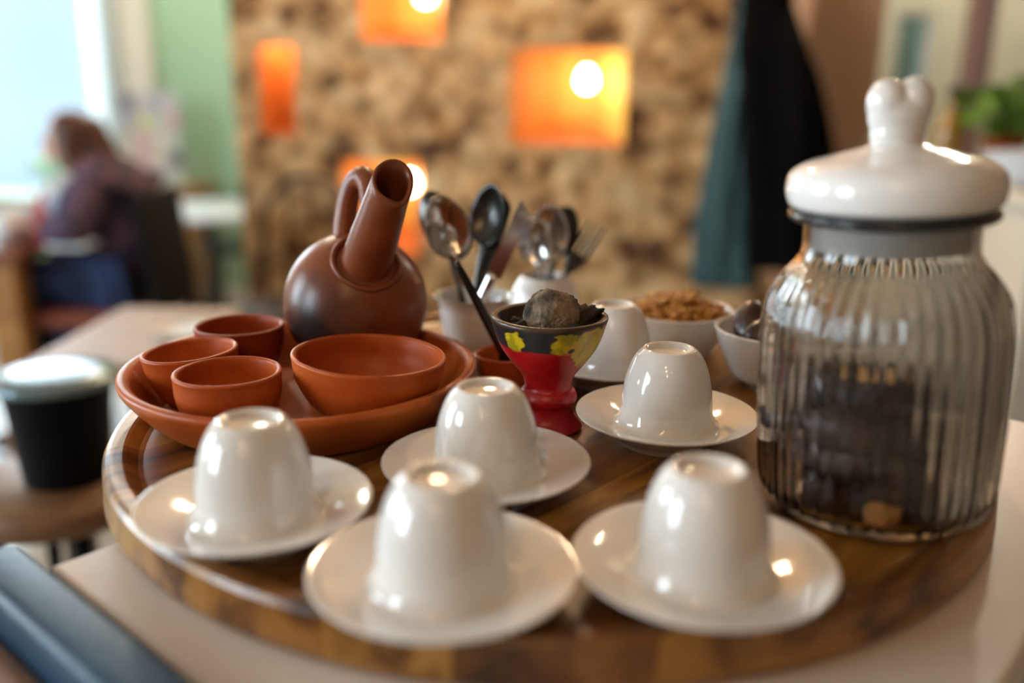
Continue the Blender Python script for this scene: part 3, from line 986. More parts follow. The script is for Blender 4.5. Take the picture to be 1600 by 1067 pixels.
def cutlery(kind, p0, p1, face, label, m=METAL, scale=1.0):
    p0, p1 = Vector(p0), Vector(p1); L = (p1 - p0).length
    e = empty(kind, p0, label, kind.split('_')[-1], 'cutlery standing in the white cups')
    e.matrix_world = frame_from(p0, p1, face)
    if kind == 'spoon':
        h, b = spoon_parts(L, .050 * scale, .0165 * scale)
        link('handle', h, m, e); link('spoon_bowl', b, m, e)
    elif kind == 'knife':
        h = bmesh.new(); handle_strip(h, 0, L * .5, .0050, .0050, .0055, .0022); link('handle', h, m, e)
        b = bmesh.new(); n = 12; top = []; bot = []
        for i in range(n + 1):
            f = i / n; y = L * .49 + L * .51 * f
            xr = .008 if f < .8 else .008 - .0115 * ((f - .8) / .2) ** 2
            for z_, lst in ((.0007, top), (-.0007, bot)):
                lst.append((b.verts.new((-.0055, y, z_)), b.verts.new((xr, y, z_ * .3))))
        for lst in (top, bot):
            for A, B in zip(lst, lst[1:]): b.faces.new((A[0], A[1], B[1], B[0]))
        for q in (0, 1):
            for i in range(n): b.faces.new((top[i][q], top[i + 1][q], bot[i + 1][q], bot[i][q]))
        b.faces.new((top[0][0], top[0][1], bot[0][1], bot[0][0])); b.faces.new((top[n][0], top[n][1], bot[n][1], bot[n][0]))
        link('blade', b, m, e, smooth=False)
    else:
        h = bmesh.new(); handle_strip(h, 0, L - .052, .0058, .0028, .0026, .0011); link('handle', h, m, e)
        hd = bmesh.new(); handle_strip(hd, L - .054, L - .034, .0028, .0105, .0105, .0010); link('fork_head', hd, m, e)
        for q in range(4):
            x = (q - 1.5) * .0056
            link('tine', tube([(x, L - .037, 0), (x, L - .018, .0012), (x * 1.02, L, -.001)], [.0018, .0016, .0007], 8), m, e)
    return e


HB = Vector((-.034, .778, ZT + .010)); MB_ = Vector((.031, .858, ZT + .010))
cutlery('spoon', HB + Vector((.008, -.006, 0)), at(682, 305, .752), (.12, -1, .35), 'bright steel spoon tilted left, bowl facing out, behind the pot', scale=1.12)
cutlery('spoon', HB + Vector((.004, .010, 0)), at(668, 298, .815), (.1, 1, .0), 'dark-backed spoon leaning far left in the upright cup', METAL_DK)
cutlery('spoon', HB + Vector((-.004, .0, 0)), at(701, 318, .80), (-.2, 1, -.2), 'dark-backed spoon beside the bright one in the upright cup', METAL_DK)
cutlery('spoon', HB + Vector((-.006, .004, 0)), at(768, 286, .80), (-.7, -1, .3), 'tallest spoon, dark, standing in the upright white cup', METAL_DK, scale=1.1)
cutlery('knife', HB + Vector((-.010, -.004, 0)), at(822, 318, .77), (-.5, -1, .2), 'steel knife leaning right in the upright white cup')
cutlery('knife', HB + Vector((-.012, .004, 0)), at(793, 305, .81), (-.4, -1, .2), 'dark knife blade behind the leaning steel knife', METAL_DK)
cutlery('spoon', MB_ + Vector((.004, -.004, 0)), at(826, 335, .845), (-.35, -1, .4), 'steel spoon leaning left in the bellied white cup')
cutlery('spoon', MB_ + Vector((-.003, -.004, 0)), at(862, 318, .845), (.1, -1, .45), 'steel spoon facing out in the middle of the bellied cup', scale=1.12)
cutlery('spoon', MB_ + Vector((-.005, .004, 0)), at(889, 322, .875), (-.1, 1, -.2), 'dark-backed spoon leaning right in the bellied cup', METAL_DK)
cutlery('fork', MB_ + Vector((-.006, .002, 0)), at(934, 350, .865), (-.1, -1, .2), 'steel fork leaning far right out of the bellied cup', METAL_DK)
# the spoon in the little clay cup: its handle sticks up and out to the left
cs0 = at(713, 409, .665); cs1 = Vector((.004, .684, ZT + .006))
es = empty('spoon', cs0, 'dark spoon with a flat handle standing in the small clay cup', 'spoon')
es.matrix_world = frame_from(cs0, cs1, (.3, -1, .35))
h, b = spoon_parts((cs1 - cs0).length, .026, .008)
h.free(); h = bmesh.new(); handle_strip(h, 0, (cs1 - cs0).length - .022, .0024, .0040, .0042, .0014)
link('handle', h, METAL_DK, es); link('spoon_bowl', b, METAL_DK, es)


# ================================================================== THE RIBBED GLASS JAR
def mat_glass():
    m = bpy.data.materials.new('clear_glass'); m.use_nodes = True
    b = m.node_tree.nodes['Principled BSDF']
    b.inputs['Base Color'].default_value = (.97, .975, .96, 1); b.inputs['Roughness'].default_value = .015
    b.inputs['IOR'].default_value = 1.45; b.inputs['Transmission Weight'].default_value = 1.0
    return m


GLASS = mat_glass()
jl = math.radians(-2.8)
jar = empty('glass_jar', (.2060, .4784, ZT + .0042), 'ribbed clear glass jar of dark dates with a white heart-knob lid', 'jar', rot=(0, jl, 0))
NF = 46


def flute(a, r, z):
    k = 0
    if z > .004 and z < .136:
        k = min(1, (z - .004) / .012) * min(1, (.136 - z) / .016)
    return (r + .0011 * k * (math.cos(NF * a)), z)


og = smoothprof([(.052, 0), (.0575, .0012), (.0608, .0055), (.0622, .012), (.0632, .035), (.0636, .065), (.0634, .095), (.0625, .107), (.0595, .1175), (.0545, .1265), (.0490, .1335), (.0455, .1385), (.0440, .1425), (.0438, .152), (.0440, .158)], 3)
ig = smoothprof([(.0410, .158), (.0408, .150), (.0412, .1425), (.0435, .1365), (.0500, .128), (.0560, .1175), (.0590, .106), (.0600, .094), (.0602, .065), (.0598, .035), (.0588, .014), (.0560, .0075), (.048, .0060), (0, .0060)], 3)
bm = lathe([(0, .0012), (.045, .0010)] + og + ig, NF * 8, mod=lambda a, r, z: flute(a, r, z) if r > .0435 and (r, z) in OGSET else (r, z)) if False else None
OGSET = set(og)
bm = lathe([(0, .0012), (.045, .0010)] + og + ig, NF * 8, mod=lambda a, r, z: flute(a, r, z) if (r, z) in OGSET else (r, z))
link('glass_body', bm, GLASS, jar)
lid = link('lid', lathe(smoothprof([(0, .143), (.036, .143), (.0402, .1432)], 1) + [(.0402, .163), (.045, .1635)] + smoothprof([(.0480, .1638), (.0520, .1662), (.0537, .1720), (.0533, .1785), (.0505, .1838), (.0430, .1880), (.033, .1905), (.024, .1930), (.017, .1948), (.0125, .1965), (.0105, .1990)], 4) + [(0, .1990)], 96), PORC, jar)
RUBBER = mat('black_rubber', (.012, .012, .012), (.02, .02, .02), 20, rough=.25)
link('gasket', lathe([(.0440, .1575), (.0500, .1580), (.0520, .1596), (.0520, .1622), (.0500, .1636), (.0440, .1636)], 96, closed=True), RUBBER, lid)
# heart knob: two lobes melting into a waist
bm = bmesh.new()


def ell(c, rx, ry, rz, tilt):
    b2 = bmesh.new(); bmesh.ops.create_uvsphere(b2, u_segments=24, v_segments=16, radius=1)
    M = Matrix.Translation(c) @ Matrix.Rotation(tilt, 4, 'Y') @ Matrix.Diagonal((rx, ry, rz, 1))
    bmesh.ops.transform(b2, matrix=M, verts=b2.verts)
    me = bpy.data.meshes.new('t'); b2.to_mesh(me); b2.free(); bm.from_mesh(me); bpy.data.meshes.remove(me)


ell((-.0060, 0, .2165), .0104, .0104, .0122, -.14); ell((.0064, 0, .2170), .0106, .0104, .0124, .14)
ell((0, 0, .2105), .0156, .0114, .0135, 0); ell((0, 0, .2010), .0138, .0112, .0130, 0)
kn = link('knob', bm, PORC, lid)
rm = kn.modifiers.new('remesh', 'REMESH'); rm.mode = 'VOXEL'; rm.voxel_size = .0009; rm.use_smooth_shade = True
sm = kn.modifiers.new('smooth', 'SMOOTH'); sm.iterations = 7; sm.factor = .6

JM = Matrix.Translation(jar.location) @ Matrix.Rotation(jl, 4, 'Y')
rg = random.Random(12)
cnt = 0
for layer in range(4):
    zz = .0175 + layer * .0165
    lim = [.043, .043, .040, .032][layer]
    off = Vector((-.003 - .003 * layer, 0, 0))
    spots = []
    tries = 0
    while tries < 500 and len(spots) < 13:
        tries += 1
        a = rg.uniform(0, 2 * PI); r = lim * math.sqrt(rg.random())
        p = Vector((r * math.cos(a), r * math.sin(a), 0))
        if all((p - q).length > .0235 for q in spots): spots.append(p)
    for p in spots:
        q = JM @ (p + off + Vector((0, 0, zz + rg.uniform(-.003, .003))))
        o = bpy.data.objects.new('jar_date', DJ[cnt % 5]); COL.objects.link(o)
        o.location = q; o.rotation_euler = (rg.uniform(-.5, .5), rg.uniform(-.5, .5), math.atan2(p.y, p.x) + PI / 2 + rg.uniform(-.5, .5))
        tag(o, 'dark wrinkled date inside the ribbed glass jar', 'date', 'dates inside the glass jar'); cnt += 1
NUT = mat('pale_nut', S(196, 140, 78), S(220, 168, 104), 50, rough=.6, bump=.4)
for (dx, dy, dz, r, lb_) in [(-.016, -.053, .0150, .0075, 'pale tan crumb at the bottom front of the glass jar'), (-.0125, -.026, .0790, .0055, 'pale tan crumb lying on top of the jar dates')]:
    o = link('pale_crumb', blob(r, int(r * 9000), amp=.4, freq=1.6, sub=3, scale=(1.2, .8, .9)), NUT, loc=JM @ Vector((dx, dy, dz)))
    tag(o, lb_, 'crumb')

#__BACKGROUND__
# ================================================================== HANGING COATS
TEAL = mat('teal_wool', S(52, 78, 84), S(74, 102, 106), 30, rough=.9, bump=.3, bscale=200, spec=.15)
BLKW = mat('black_wool', (.003, .003, .003), (.006, .005, .005), 30, rough=.95, bump=.3, bscale=200, spec=.05)
STEELH = mat('hook_iron', (.05, .05, .05), (.08, .08, .08), 10, rough=.4, metal=1.0)
KY = 2.72
rail = empty('coat_rail', (.95, 3.30, 1.86), 'dark wooden coat rail high on the cork wall', 'coat rail')
link('board', box((-.26, -.012, -.04), (.24, .022, .04), .005), BROWNW, rail, smooth=False)
for hx in (-.17, .0, .15):
    link('hook', tube([(hx, -.01, .0), (hx, -.05, -.005), (hx, -.07, -.03), (hx, -.09, -.02), (hx, -.095, .01)], .006, 8), STEELH, rail)


def garment(name, rows, m, label, cat, seed, nf=9, amp=.10):
    """rows: (centre, half width, half depth) from top to bottom -> folded hanging cloth"""
    rows = [tuple(q) for q in smoothprof([(c.x, c.y, c.z, a, b) for c, a, b in rows], 5)]
    bm = bmesh.new(); n = 96; rings = []
    base = Vector(rows[0][:3])
    for i, (x, y, z, a, b) in enumerate(rows):
        f = i / (len(rows) - 1); ring_ = []
        for k in range(n):
            t = 2 * PI * k / n
            w = 1 + amp * (.35 + f) * math.sin(nf * t + 2.2 * noise.noise(Vector((t, z * 2, seed)))) + .10 * noise.noise(Vector((math.cos(t) * 1.4, math.sin(t) * 1.4, z * 5 + seed)))
            ring_.append(bm.verts.new(Vector((x + a * w * math.cos(t), y + b * w * math.sin(t), z)) - base))
        rings.append(ring_)
    for A, B in zip(rings, rings[1:]):
        for k in range(n): bm.faces.new((A[k], A[(k + 1) % n], B[(k + 1) % n], B[k]))
    bm.faces.new(rings[0]); bm.faces.new(rings[-1])
    e = empty(name, base, label, cat)
    link('cloth', bm, m, e)
    return e, base


GY = 3.06
tc_, tb_ = garment('teal_coat', [(at(1200, -150, GY), .025, .025), (at(1192, -95, GY), .050, .05), (at(1182, 0, GY), .055, .06), (at(1160, 120, GY), .062, .07), (at(1144, 240, GY), .076, .075), (at(1134, 350, GY), .094, .08), (at(1131, 445, GY), .108, .085)], TEAL,
                   'long teal grey coat hanging beside the cork wall', 'coat', 2)
link('hanging_loop', tube([(.0, 0, -.005), (.005, .0, .03), (.0, .01, .05), (-.006, .01, .03), (-.004, 0, -.005)], .003, 6), BLKW, tc_)
GY2 = 2.90
bc_, bb_ = garment('black_coat', [(at(1208, -150, GY2), .03, .03), (at(1206, -85, GY2), .070, .05), (at(1200, 20, GY2), .080, .055), (at(1220, 130, GY2), .118, .06), (at(1232, 250, GY2), .136, .06), (at(1234, 350, GY2), .130, .06), (at(1228, 420, GY2), .115, .06)], BLKW,
                   'black coat hanging next to the beige pier', 'coat', 6, nf=7)
sl = [(.05, -.03, -.30), (.10, -.045, -.46), (.125, -.05, -.66), (.12, -.055, -.84)]
link('sleeve', tube(sl, [.035, .05, .050, .042], 16), BLKW, bc_)
link('hanging_loop', tube([(.0, 0, -.005), (.005, .0, .03), (.0, .01, .05), (-.006, .01, .03), (-.004, 0, -.005)], .003, 6), BLKW, bc_)

# ================================================================== LEFT BACKGROUND
OAK = mat('honey_oak', S(150, 100, 52), S(178, 126, 70), 3, rough=.4, stretch=(1, 10, 10))
REDW = mat('red_brown_wood', S(104, 54, 30), S(132, 74, 42), 3, rough=.4, stretch=(10, 1, 10))
WHITE = mat('white_top', S(226, 232, 236), S(234, 238, 240), 4, rough=.25)
DARKM = mat('dark_metal', (.02, .022, .022), (.035, .036, .036), 10, rough=.4, metal=.6)


def tpl(name, top_z, cx, cy, sx, sy, th, m, lm, label, lw=.05, cat='table'):
    e = empty(name, (cx, cy, 0), label, cat)
    link('table_top', box((-sx, -sy, top_z - th), (sx, sy, top_z), .004), m, e, smooth=False)
    for a in (-1, 1):
        for b in (-1, 1):
            x, y = a * (sx - lw / 2 - .02), b * (sy - lw / 2 - .02)
            link('leg', box((x - lw / 2, y - lw / 2, 0), (x + lw / 2, y + lw / 2, top_z - th), .003), lm, e, smooth=False)
    return e


# the seated guest's table
gt = at(20, 396, 2.62)
GTZ = gt.z
tpl('dining_table', GTZ, -1.92, 2.93, .46, .30, .035, REDW, OAK, 'brown wooden table at which the seated person leans', .09)
# things on it
MUGW = mat('white_stoneware', S(226, 228, 230), S(236, 238, 240), 5, rough=.2)
def tumbler(name, px, py, Y, r, h, m, label, cat, taper=.85):
    p = at(px, py, Y)
    pr2 = [(0, 0), (r * taper, 0), (r, h), (r - .003, h), (r * taper - .003, .006), (0, .005)]
    return tag(link(name, lathe(pr2, 32), m, loc=(p.x, p.y, GTZ)), label, cat)
RED = mat('red_plastic', S(170, 22, 30), S(186, 30, 36), 6, rough=.3)
tumbler('white_mug', 12, 360, 2.80, .048, .10, MUGW, 'white mug at the left end of the guest table', 'mug', .9)
tumbler('white_mug', 40, 352, 2.92, .045, .095, MUGW, 'white mug just left of the red bottle', 'mug', .9)
rb = empty('red_bottle', (at(70, 350, 2.80).x, 2.80, GTZ), 'red squeeze bottle standing on the guest table', 'bottle')
link('body', lathe(smoothprof([(0, 0), (.026, 0), (.029, .004), (.030, .06), (.028, .10), (.020, .122), (.011, .13)], 3), 32), RED, rb)
link('nozzle', lathe([(.011, .129), (.010, .140), (.004, .165), (0, .165)], 20), RED, rb)
p = at(110, 372, 2.74)
tag(link('paper_stack', box((p.x - .06, 2.70, GTZ), (p.x + .06, 2.80, GTZ + .012), .002), WHITE, smooth=False), 'white papers lying by the arm of the seated person', 'paper')
p = at(92, 345, 2.98)
tumbler('white_cup', 100, 340, 2.95, .040, .085, MUGW, 'white cup right of the red bottle', 'cup', .8)

# ---- seated person, in profile, leaning over the table
PY = 2.92
SKIN = mat('skin', S(206, 156, 128), S(214, 166, 138), 8, rough=.5)
HAIR = mat('brown_hair', S(62, 34, 20), S(92, 54, 32), 6, rough=.45, stretch=(30, 30, 4), bump=.3)
BLOUSE = mat('plum_blouse', S(36, 36, 64), S(100, 72, 88), 16, rough=.85, lo=.40, hi=.62, detail=3)
JEANS = mat('navy_trousers', S(22, 34, 64), S(38, 58, 100), 14, rough=.9)
SCARF = mat('cream_scarf', S(222, 214, 200), S(150, 172, 206), 9, rough=.9, lo=.45, hi=.6)
SHOE = mat('dark_shoe', (.012, .011, .01), (.02, .018, .016), 8, rough=.5)
hipc = at(188, 440, PY)
person = empty('person', (hipc.x, PY, 0), 'seated person with long brown hair and plum blouse leaning over the table', 'person')
O = Vector((hipc.x, PY, 0))


def Q(px, py, dy=0.0):
    return tuple(at(px, py, PY) + Vector((0, dy, 0)) - O)


head = Vector(Q(97, 212))
pts = {'pelvis': (Q(192, 432), (.115, .10)), 'waist': (Q(200, 372), (.105, .09)), 'chest': (Q(190, 315), (.125, .10)), 'neckb': (Q(166, 268), (.075, .065)),
       'neck': (Q(142, 250), (.048, .048)), 'skull': (Q(122, 222), (.066, .066)), 'head': (Q(100, 208), (.088, .078)), 'face': (Q(88, 226), (.070, .062)), 'chin': (Q(98, 254), (.030, .030)), 'nose': (Q(66, 236), (.012, .012))}
ed = [('pelvis', 'waist'), ('waist', 'chest'), ('chest', 'neckb'), ('neckb', 'neck'), ('neck', 'skull'), ('skull', 'head'), ('head', 'face'), ('face', 'chin'), ('face', 'nose')]
for s, nm in ((-1, 'l'), (1, 'r')):
    pts['sh' + nm] = (Q(172, 286, .15 * s), .055); pts['el' + nm] = (Q(150 - 6 * s, 352, .20 * s), .040); pts['wr' + nm] = (Q(96, 352 + 4 * s, .10 * s), .026)
    pts['palm' + nm] = (Q(82, 354 + 4 * s, .09 * s), (.026, .016))
    ed += [('neckb', 'sh' + nm), ('sh' + nm, 'el' + nm), ('el' + nm, 'wr' + nm), ('wr' + nm, 'palm' + nm)]
    for q in range(4):
        L_ = (.062, .072, .068, .054)[q]; yy = (q - 1.5) * .018
        b0 = Vector(pts['palm' + nm][0]); 
        pts['f%s%da' % (nm, q)] = (tuple(b0 + Vector((-.035, yy, .004))), .0095); pts['f%s%db' % (nm, q)] = (tuple(b0 + Vector((-.035 - L_ * .55, yy * 1.1, 0))), .0085); pts['f%s%dc' % (nm, q)] = (tuple(b0 + Vector((-.035 - L_, yy * 1.1, -.012))), .0075)
        ed += [('palm' + nm, 'f%s%da' % (nm, q)), ('f%s%da' % (nm, q), 'f%s%db' % (nm, q)), ('f%s%db' % (nm, q), 'f%s%dc' % (nm, q))]
    b0 = Vector(pts['palm' + nm][0])
    pts['t%sa' % nm] = (tuple(b0 + Vector((-.012, -s * .036, 0))), .0105); pts['t%sb' % nm] = (tuple(b0 + Vector((-.045, -s * .046, 0))), .009)
    ed += [('palm' + nm, 't%sa' % nm), ('t%sa' % nm, 't%sb' % nm)]
    pts['hip' + nm] = (Q(176, 440, .085 * s), .085); pts['kn' + nm] = (Q(58, 418, .10 * s), .062)
    kx, kz = Vector(pts['kn' + nm][0]).x, Vector(pts['kn' + nm][0]).z
    pts['an' + nm] = ((kx + .05, .10 * s, .09), .042); pts['toe' + nm] = ((kx - .10, .11 * s, .045), .036)
    ed += [('pelvis', 'hip' + nm), ('hip' + nm, 'kn' + nm), ('kn' + nm, 'an' + nm), ('an' + nm, 'toe' + nm)]
bp_ = {k: (c, (tuple(v * .82 for v in r) if isinstance(r, tuple) else r * .82) if k in ('pelvis', 'waist', 'chest', 'neckb', 'shl', 'shr', 'ell', 'elr', 'hipl', 'hipr', 'knl', 'knr') else r) for k, (c, r) in pts.items()}
skin('body', bp_, ed, SKIN, person)


def grow(keys, extra, k=1.0):
    out = {}
    for q in keys:
        c, r = pts[q]; r = r if isinstance(r, tuple) else (r, r)
        out[q] = (c, (r[0] * k + extra, r[1] * k + extra))
    return out


kk = ['pelvis', 'waist', 'chest', 'neckb', 'shl', 'ell', 'wrl', 'shr', 'elr', 'wrr']
skin('blouse', {**grow(kk, .024), 'neck': (Q(150, 258), (.060, .066))}, [(a, b) for a, b in ed if a in kk + ['neck'] and b in kk + ['neck']], BLOUSE, person)
kk = ['pelvis', 'hipl', 'knl', 'anl', 'hipr', 'knr', 'anr']
skin('trousers', grow(kk, .014), [(a, b) for a, b in ed if a in kk and b in kk], JEANS, person)
for nm in 'lr':
    kk = ['an' + nm, 'toe' + nm]
    skin('shoe', {'a': (Vector(pts['an' + nm][0]) + Vector((.01, 0, -.04)), .046), 'b': (pts['toe' + nm][0], (.044, .040)), 'c': (Vector(pts['toe' + nm][0]) + Vector((-.07, 0, -.008)), .034)}, [('a', 'b'), ('b', 'c')], SHOE, person)
hr = {'crown': (Q(86, 190), (.066, .076)), 'top': (Q(106, 190), (.084, .086)), 'back': (Q(126, 210), (.076, .088)), 'nape': (Q(144, 238), (.060, .084)), 'len': (Q(160, 266), (.050, .080)), 'low': (Q(174, 294), (.040, .072)), 'tip': (Q(184, 318), (.018, .05)), 'side': (Q(118, 226, -.060), (.034, .026)), 'side2': (Q(132, 262, -.085), (.034, .026)), 'side3': (Q(142, 288, -.095), (.020, .018))}
skin('hair', hr, [('crown', 'top'), ('top', 'back'), ('back', 'nape'), ('nape', 'len'), ('len', 'low'), ('low', 'tip'), ('top', 'side'), ('side', 'side2'), ('side2', 'side3')], HAIR, person, root=1)
skin('scarf', {'a': (Q(138, 264, -.08), .034), 'b': (Q(126, 286, -.10), .044), 'c': (Q(116, 312, -.11), .046), 'd': (Q(108, 336, -.10), .034)}, [('a', 'b'), ('b', 'c'), ('c', 'd')], SCARF, person)
EYE = mat('eye', (.02, .015, .012), (.03, .02, .015), 5, rough=.1)
LIPM = mat('lips', S(168, 88, 80), S(176, 96, 88), 5, rough=.4)
for s in (-1, 1):
    link('eye', blob(.010, 3, 0, sub=2), EYE, person, loc=Vector(Q(77, 222, .034 * s)))
    link('ear', blob(.022, 4, .1, sub=2, scale=(.7, .4, 1.2)), SKIN, person, loc=Vector(Q(112, 224, .066 * s)))
link('mouth', blob(.014, 6, .1, sub=2, scale=(.6, 1.4, .5)), LIPM, person, loc=Vector(Q(80, 250)))

# her chair
CHB = mat('black_chair_paint', (.004, .004, .005), (.008, .008, .008), 6, rough=.6, spec=.12)
SEATM = mat('rust_seat', S(110, 50, 28), S(132, 64, 38), 10, rough=.7)
sz = at(180, 468, PY).z
ch = empty('black_chair', (O.x + .02, PY, 0), 'black chair with a rust seat under the seated person', 'chair')
link('seat', box((-.23, -.22, sz - .045), (.15, .22, sz), .012, seg=3), SEATM, ch)
for y in (-.2, .2):
    link('leg', tube([(-.20, y, 0), (-.19, y, sz - .04)], .018, 10), CHB, ch)
    link('leg', tube([(.20, y, 0), (.14, y, sz - .02)], .018, 10), CHB, ch)
bk = box((.12, -.17, sz - .02), (.145, .17, sz + .36), .010, seg=3)
for v in bk.verts: v.co.x -= (v.co.z - sz) * .10 - .03
link('backrest', bk, CHB, ch)

# ---- white bistro table, its chairs
wtp = at(325, 322, 3.95)
WZ = at(325, 324, 3.95).z
wt_ = empty('bistro_table', (wtp.x, 3.95, 0), 'small white round table on a dark pedestal near the green wall', 'table')
link('table_top', lathe([(0, WZ - .025), (.315, WZ - .025), (.32, WZ - .02), (.32, WZ - .004), (.316, WZ), (0, WZ)], 64), WHITE, wt_)
link('pedestal', lathe([(0, .02), (.03, .02), (.022, .06), (.020, WZ - .04), (.05, WZ - .026), (0, WZ - .026)], 24), DARKM, wt_)
for q in range(4):
    a = q * PI / 2 + .5
    link('foot', tube([(0, 0, .07), (.16 * math.cos(a), .16 * math.sin(a), .03), (.24 * math.cos(a), .24 * math.sin(a), .012)], [.016, .014, .012], 8), DARKM, wt_)


def bistro_chair(loc, rz, label, m):
    e = empty('bistro_chair', loc, label, 'chair', None, rot=(0, 0, rz))
    link('seat', lathe([(0, .43), (.17, .43), (.185, .44), (.185, .452), (.17, .458), (0, .455)], 40), m, e)
    for a in (.8, 2.35, 3.93, 5.5):
        link('leg', tube([(.14 * math.cos(a), .14 * math.sin(a), .44), (.19 * math.cos(a), .19 * math.sin(a), 0)], .011, 8), m, e)
    arch = [(-.165, -.06, .45), (-.175, -.085, .62), (-.165, -.10, .76), (-.09, -.12, .85), (.0, -.125, .875), (.09, -.12, .85), (.165, -.10, .76), (.175, -.085, .62), (.165, -.06, .45)]
    arch = [(x, y - .08, z) for x, y, z in arch]
    link('back_frame', tube(smoothprof(arch, 4), .012, 8), m, e)
    for x in (-.08, 0, .08):
        link('back_slat', tube([(x, -.155, .45), (x, -.185, .66), (x, -.20, .855)], .007, 8), m, e)
    link('stretcher', tube([(.17 * math.cos(q * PI / 12), .17 * math.sin(q * PI / 12), .2) for q in range(25)], .006, 6, caps=False), m, e)
    return e


DKW = mat('dark_wood', S(38, 26, 20), S(56, 40, 30), 5, rough=.45)
p = at(408, 400, 3.0); bistro_chair((at(446, 400, 3.05).x, 3.06, 0), 2.9, 'dark bistro chair in front of the cork wall', DKW)
bs = empty('low_stool', (wtp.x - .05, 4.42, 0), 'dark low stool behind the white round table', 'stool')
link('seat', lathe([(0, .41), (.15, .41), (.16, .42), (.16, .435), (.15, .44), (0, .44)], 40), DARKM, bs)
for a in (.8, 2.35, 3.93, 5.5):
    link('leg', tube([(.12 * math.cos(a), .12 * math.sin(a), .415), (.17 * math.cos(a), .17 * math.sin(a), 0)], .011, 8), DARKM, bs)

# ---- oak sideboard under a board of pale cards
sbz = at(262, 292, 4.72).z
sx0, sx1 = at(205, 290, 4.72).x, at(315, 290, 4.72).x
sb = empty('sideboard', ((sx0 + sx1) / 2, 4.76, 0), 'honey oak sideboard against the green wall', 'sideboard')
sw = (sx1 - sx0) / 2
link('body', box((-sw + .02, -.15, .10), (sw - .02, .20, sbz - .03), .004), OAK, sb, smooth=False)
link('top', box((-sw, -.18, sbz - .03), (sw, .215, sbz), .004), OAK, sb, smooth=False)
for a in (-1, 1):
    d_ = link('door', box((min(a * .006, a * (sw - .03)), -.166, .13), (max(a * .006, a * (sw - .03)), -.149, sbz - .05), .003), OAK, sb, smooth=False)
    link('handle', tube([(a * .03, -.168, sbz - .20), (a * .03, -.185, sbz - .18), (a * .03, -.185, sbz - .14), (a * .03, -.168, sbz - .12)], .005, 6), DARKM, d_)
    for y in (-.12, .17):
        link('leg', box((a * (sw - .05) - .02, y - .02, 0), (a * (sw - .05) + .02, y + .02, .101), .002), OAK, sb, smooth=False)
c0, c1 = at(184, 145, 4.72), at(286, 286, 4.72)
cb = empty('card_board', ((c0.x + c1.x) / 2, 4.74, sbz), 'pale board covered with cards standing on the sideboard', 'notice board')
cw, chh = (c1.x - c0.x) / 2, c0.z - sbz
PAPER = mat('grey_board', S(176, 178, 188), S(196, 196, 200), 6, rough=.8)
link('panel', box((-cw, 0, .0), (cw, .018, chh), .003), PAPER, cb, smooth=False)
pal = [S(214, 208, 214), S(226, 214, 196), S(200, 204, 216), S(222, 222, 170), S(226, 190, 196), S(186, 186, 206), S(230, 226, 214), S(120, 124, 140), S(206, 222, 206)]
pm = [mat('card_%d' % i, c, c, 3, rough=.8) for i, c in enumerate(pal)]
rg = random.Random(2)
for i in range(4):
    for j in range(5):
        x = -cw + (i + .5) * 2 * cw / 4; z = (j + .5) * chh / 5
        link('card', box((x - cw * .21, -.006, z - chh * .085), (x + cw * .21, -.0005, z + chh * .085), 0), pm[7 if (i == 0 and j == 4) else rg.randrange(9)], cb, smooth=False)

# plant on the far window sill, seen past the person's face
LEAF = mat('leaf_green', S(70, 120, 30), S(130, 170, 50), 8, rough=.5)
LEAF2 = mat('leaf_lime', S(150, 190, 40), S(190, 214, 80), 8, rough=.5)
TERRA = CLAY


def leafy(name, loc, R, H, n, m, label, potm, potr=.07, poth=.12, seed=1, lw=.035):
    e = empty(name, loc, label, 'plant')
    link('pot', lathe([(0, 0), (potr * .75, 0), (potr, poth), (potr - .008, poth), (potr * .72, .012), (0, .012)], 32), potm, e)
    link('soil', lathe([(0, poth * .86), (potr * .9, poth * .86), (0, poth * .88)], 24), SHOE, e)
    r_ = random.Random(seed)
    lm = bpy.data.meshes.new('leaf'); bb = bmesh.new(); rows = []
    for i in range(7):
        f = i / 6; w = lw * math.sin(PI * min(1, f * .92 + .06)) ** .8
        y = f * lw * 3.4; z = -.35 * lw * 3.4 * f * f
        rows.append((bb.verts.new((-w, y, z + w * .3)), bb.verts.new((0, y, z)), bb.verts.new((w, y, z + w * .3))))
    for A, B in zip(rows, rows[1:]):
        bb.faces.new((A[0], A[1], B[1], B[0])); bb.faces.new((A[1], A[2], B[2], B[1]))
    bb.to_mesh(lm); bb.free(); lm.materials.append(m)
    for i in range(n):
        a = r_.uniform(0, 2 * PI); rr = R * math.sqrt(r_.random()); zz = poth + H * (.25 + .75 * r_.random()) * (1 - .4 * rr / R)
        tip = Vector((rr * math.cos(a), rr * math.sin(a), zz))
        link('stem', tube([(0, 0, poth * .8), tuple(tip * .5 + Vector((0, 0, .1 * H))), tuple(tip)], .0025, 5), m, e)
        lf = bpy.data.objects.new('leaf', lm); COL.objects.link(lf); lf.parent = e
        lf.location = tip; lf.rotation_euler = (r_.uniform(-.5, .7), r_.uniform(-.4, .4), a - PI / 2)
    return e


p = at(72, 268, 4.9)
leafy('potted_plant', (p.x, 4.93, .601), .06, .17, 26, LEAF2, 'lime green plant on the sill before the person\'s face', MUGW, .05, .07, 3, .022)

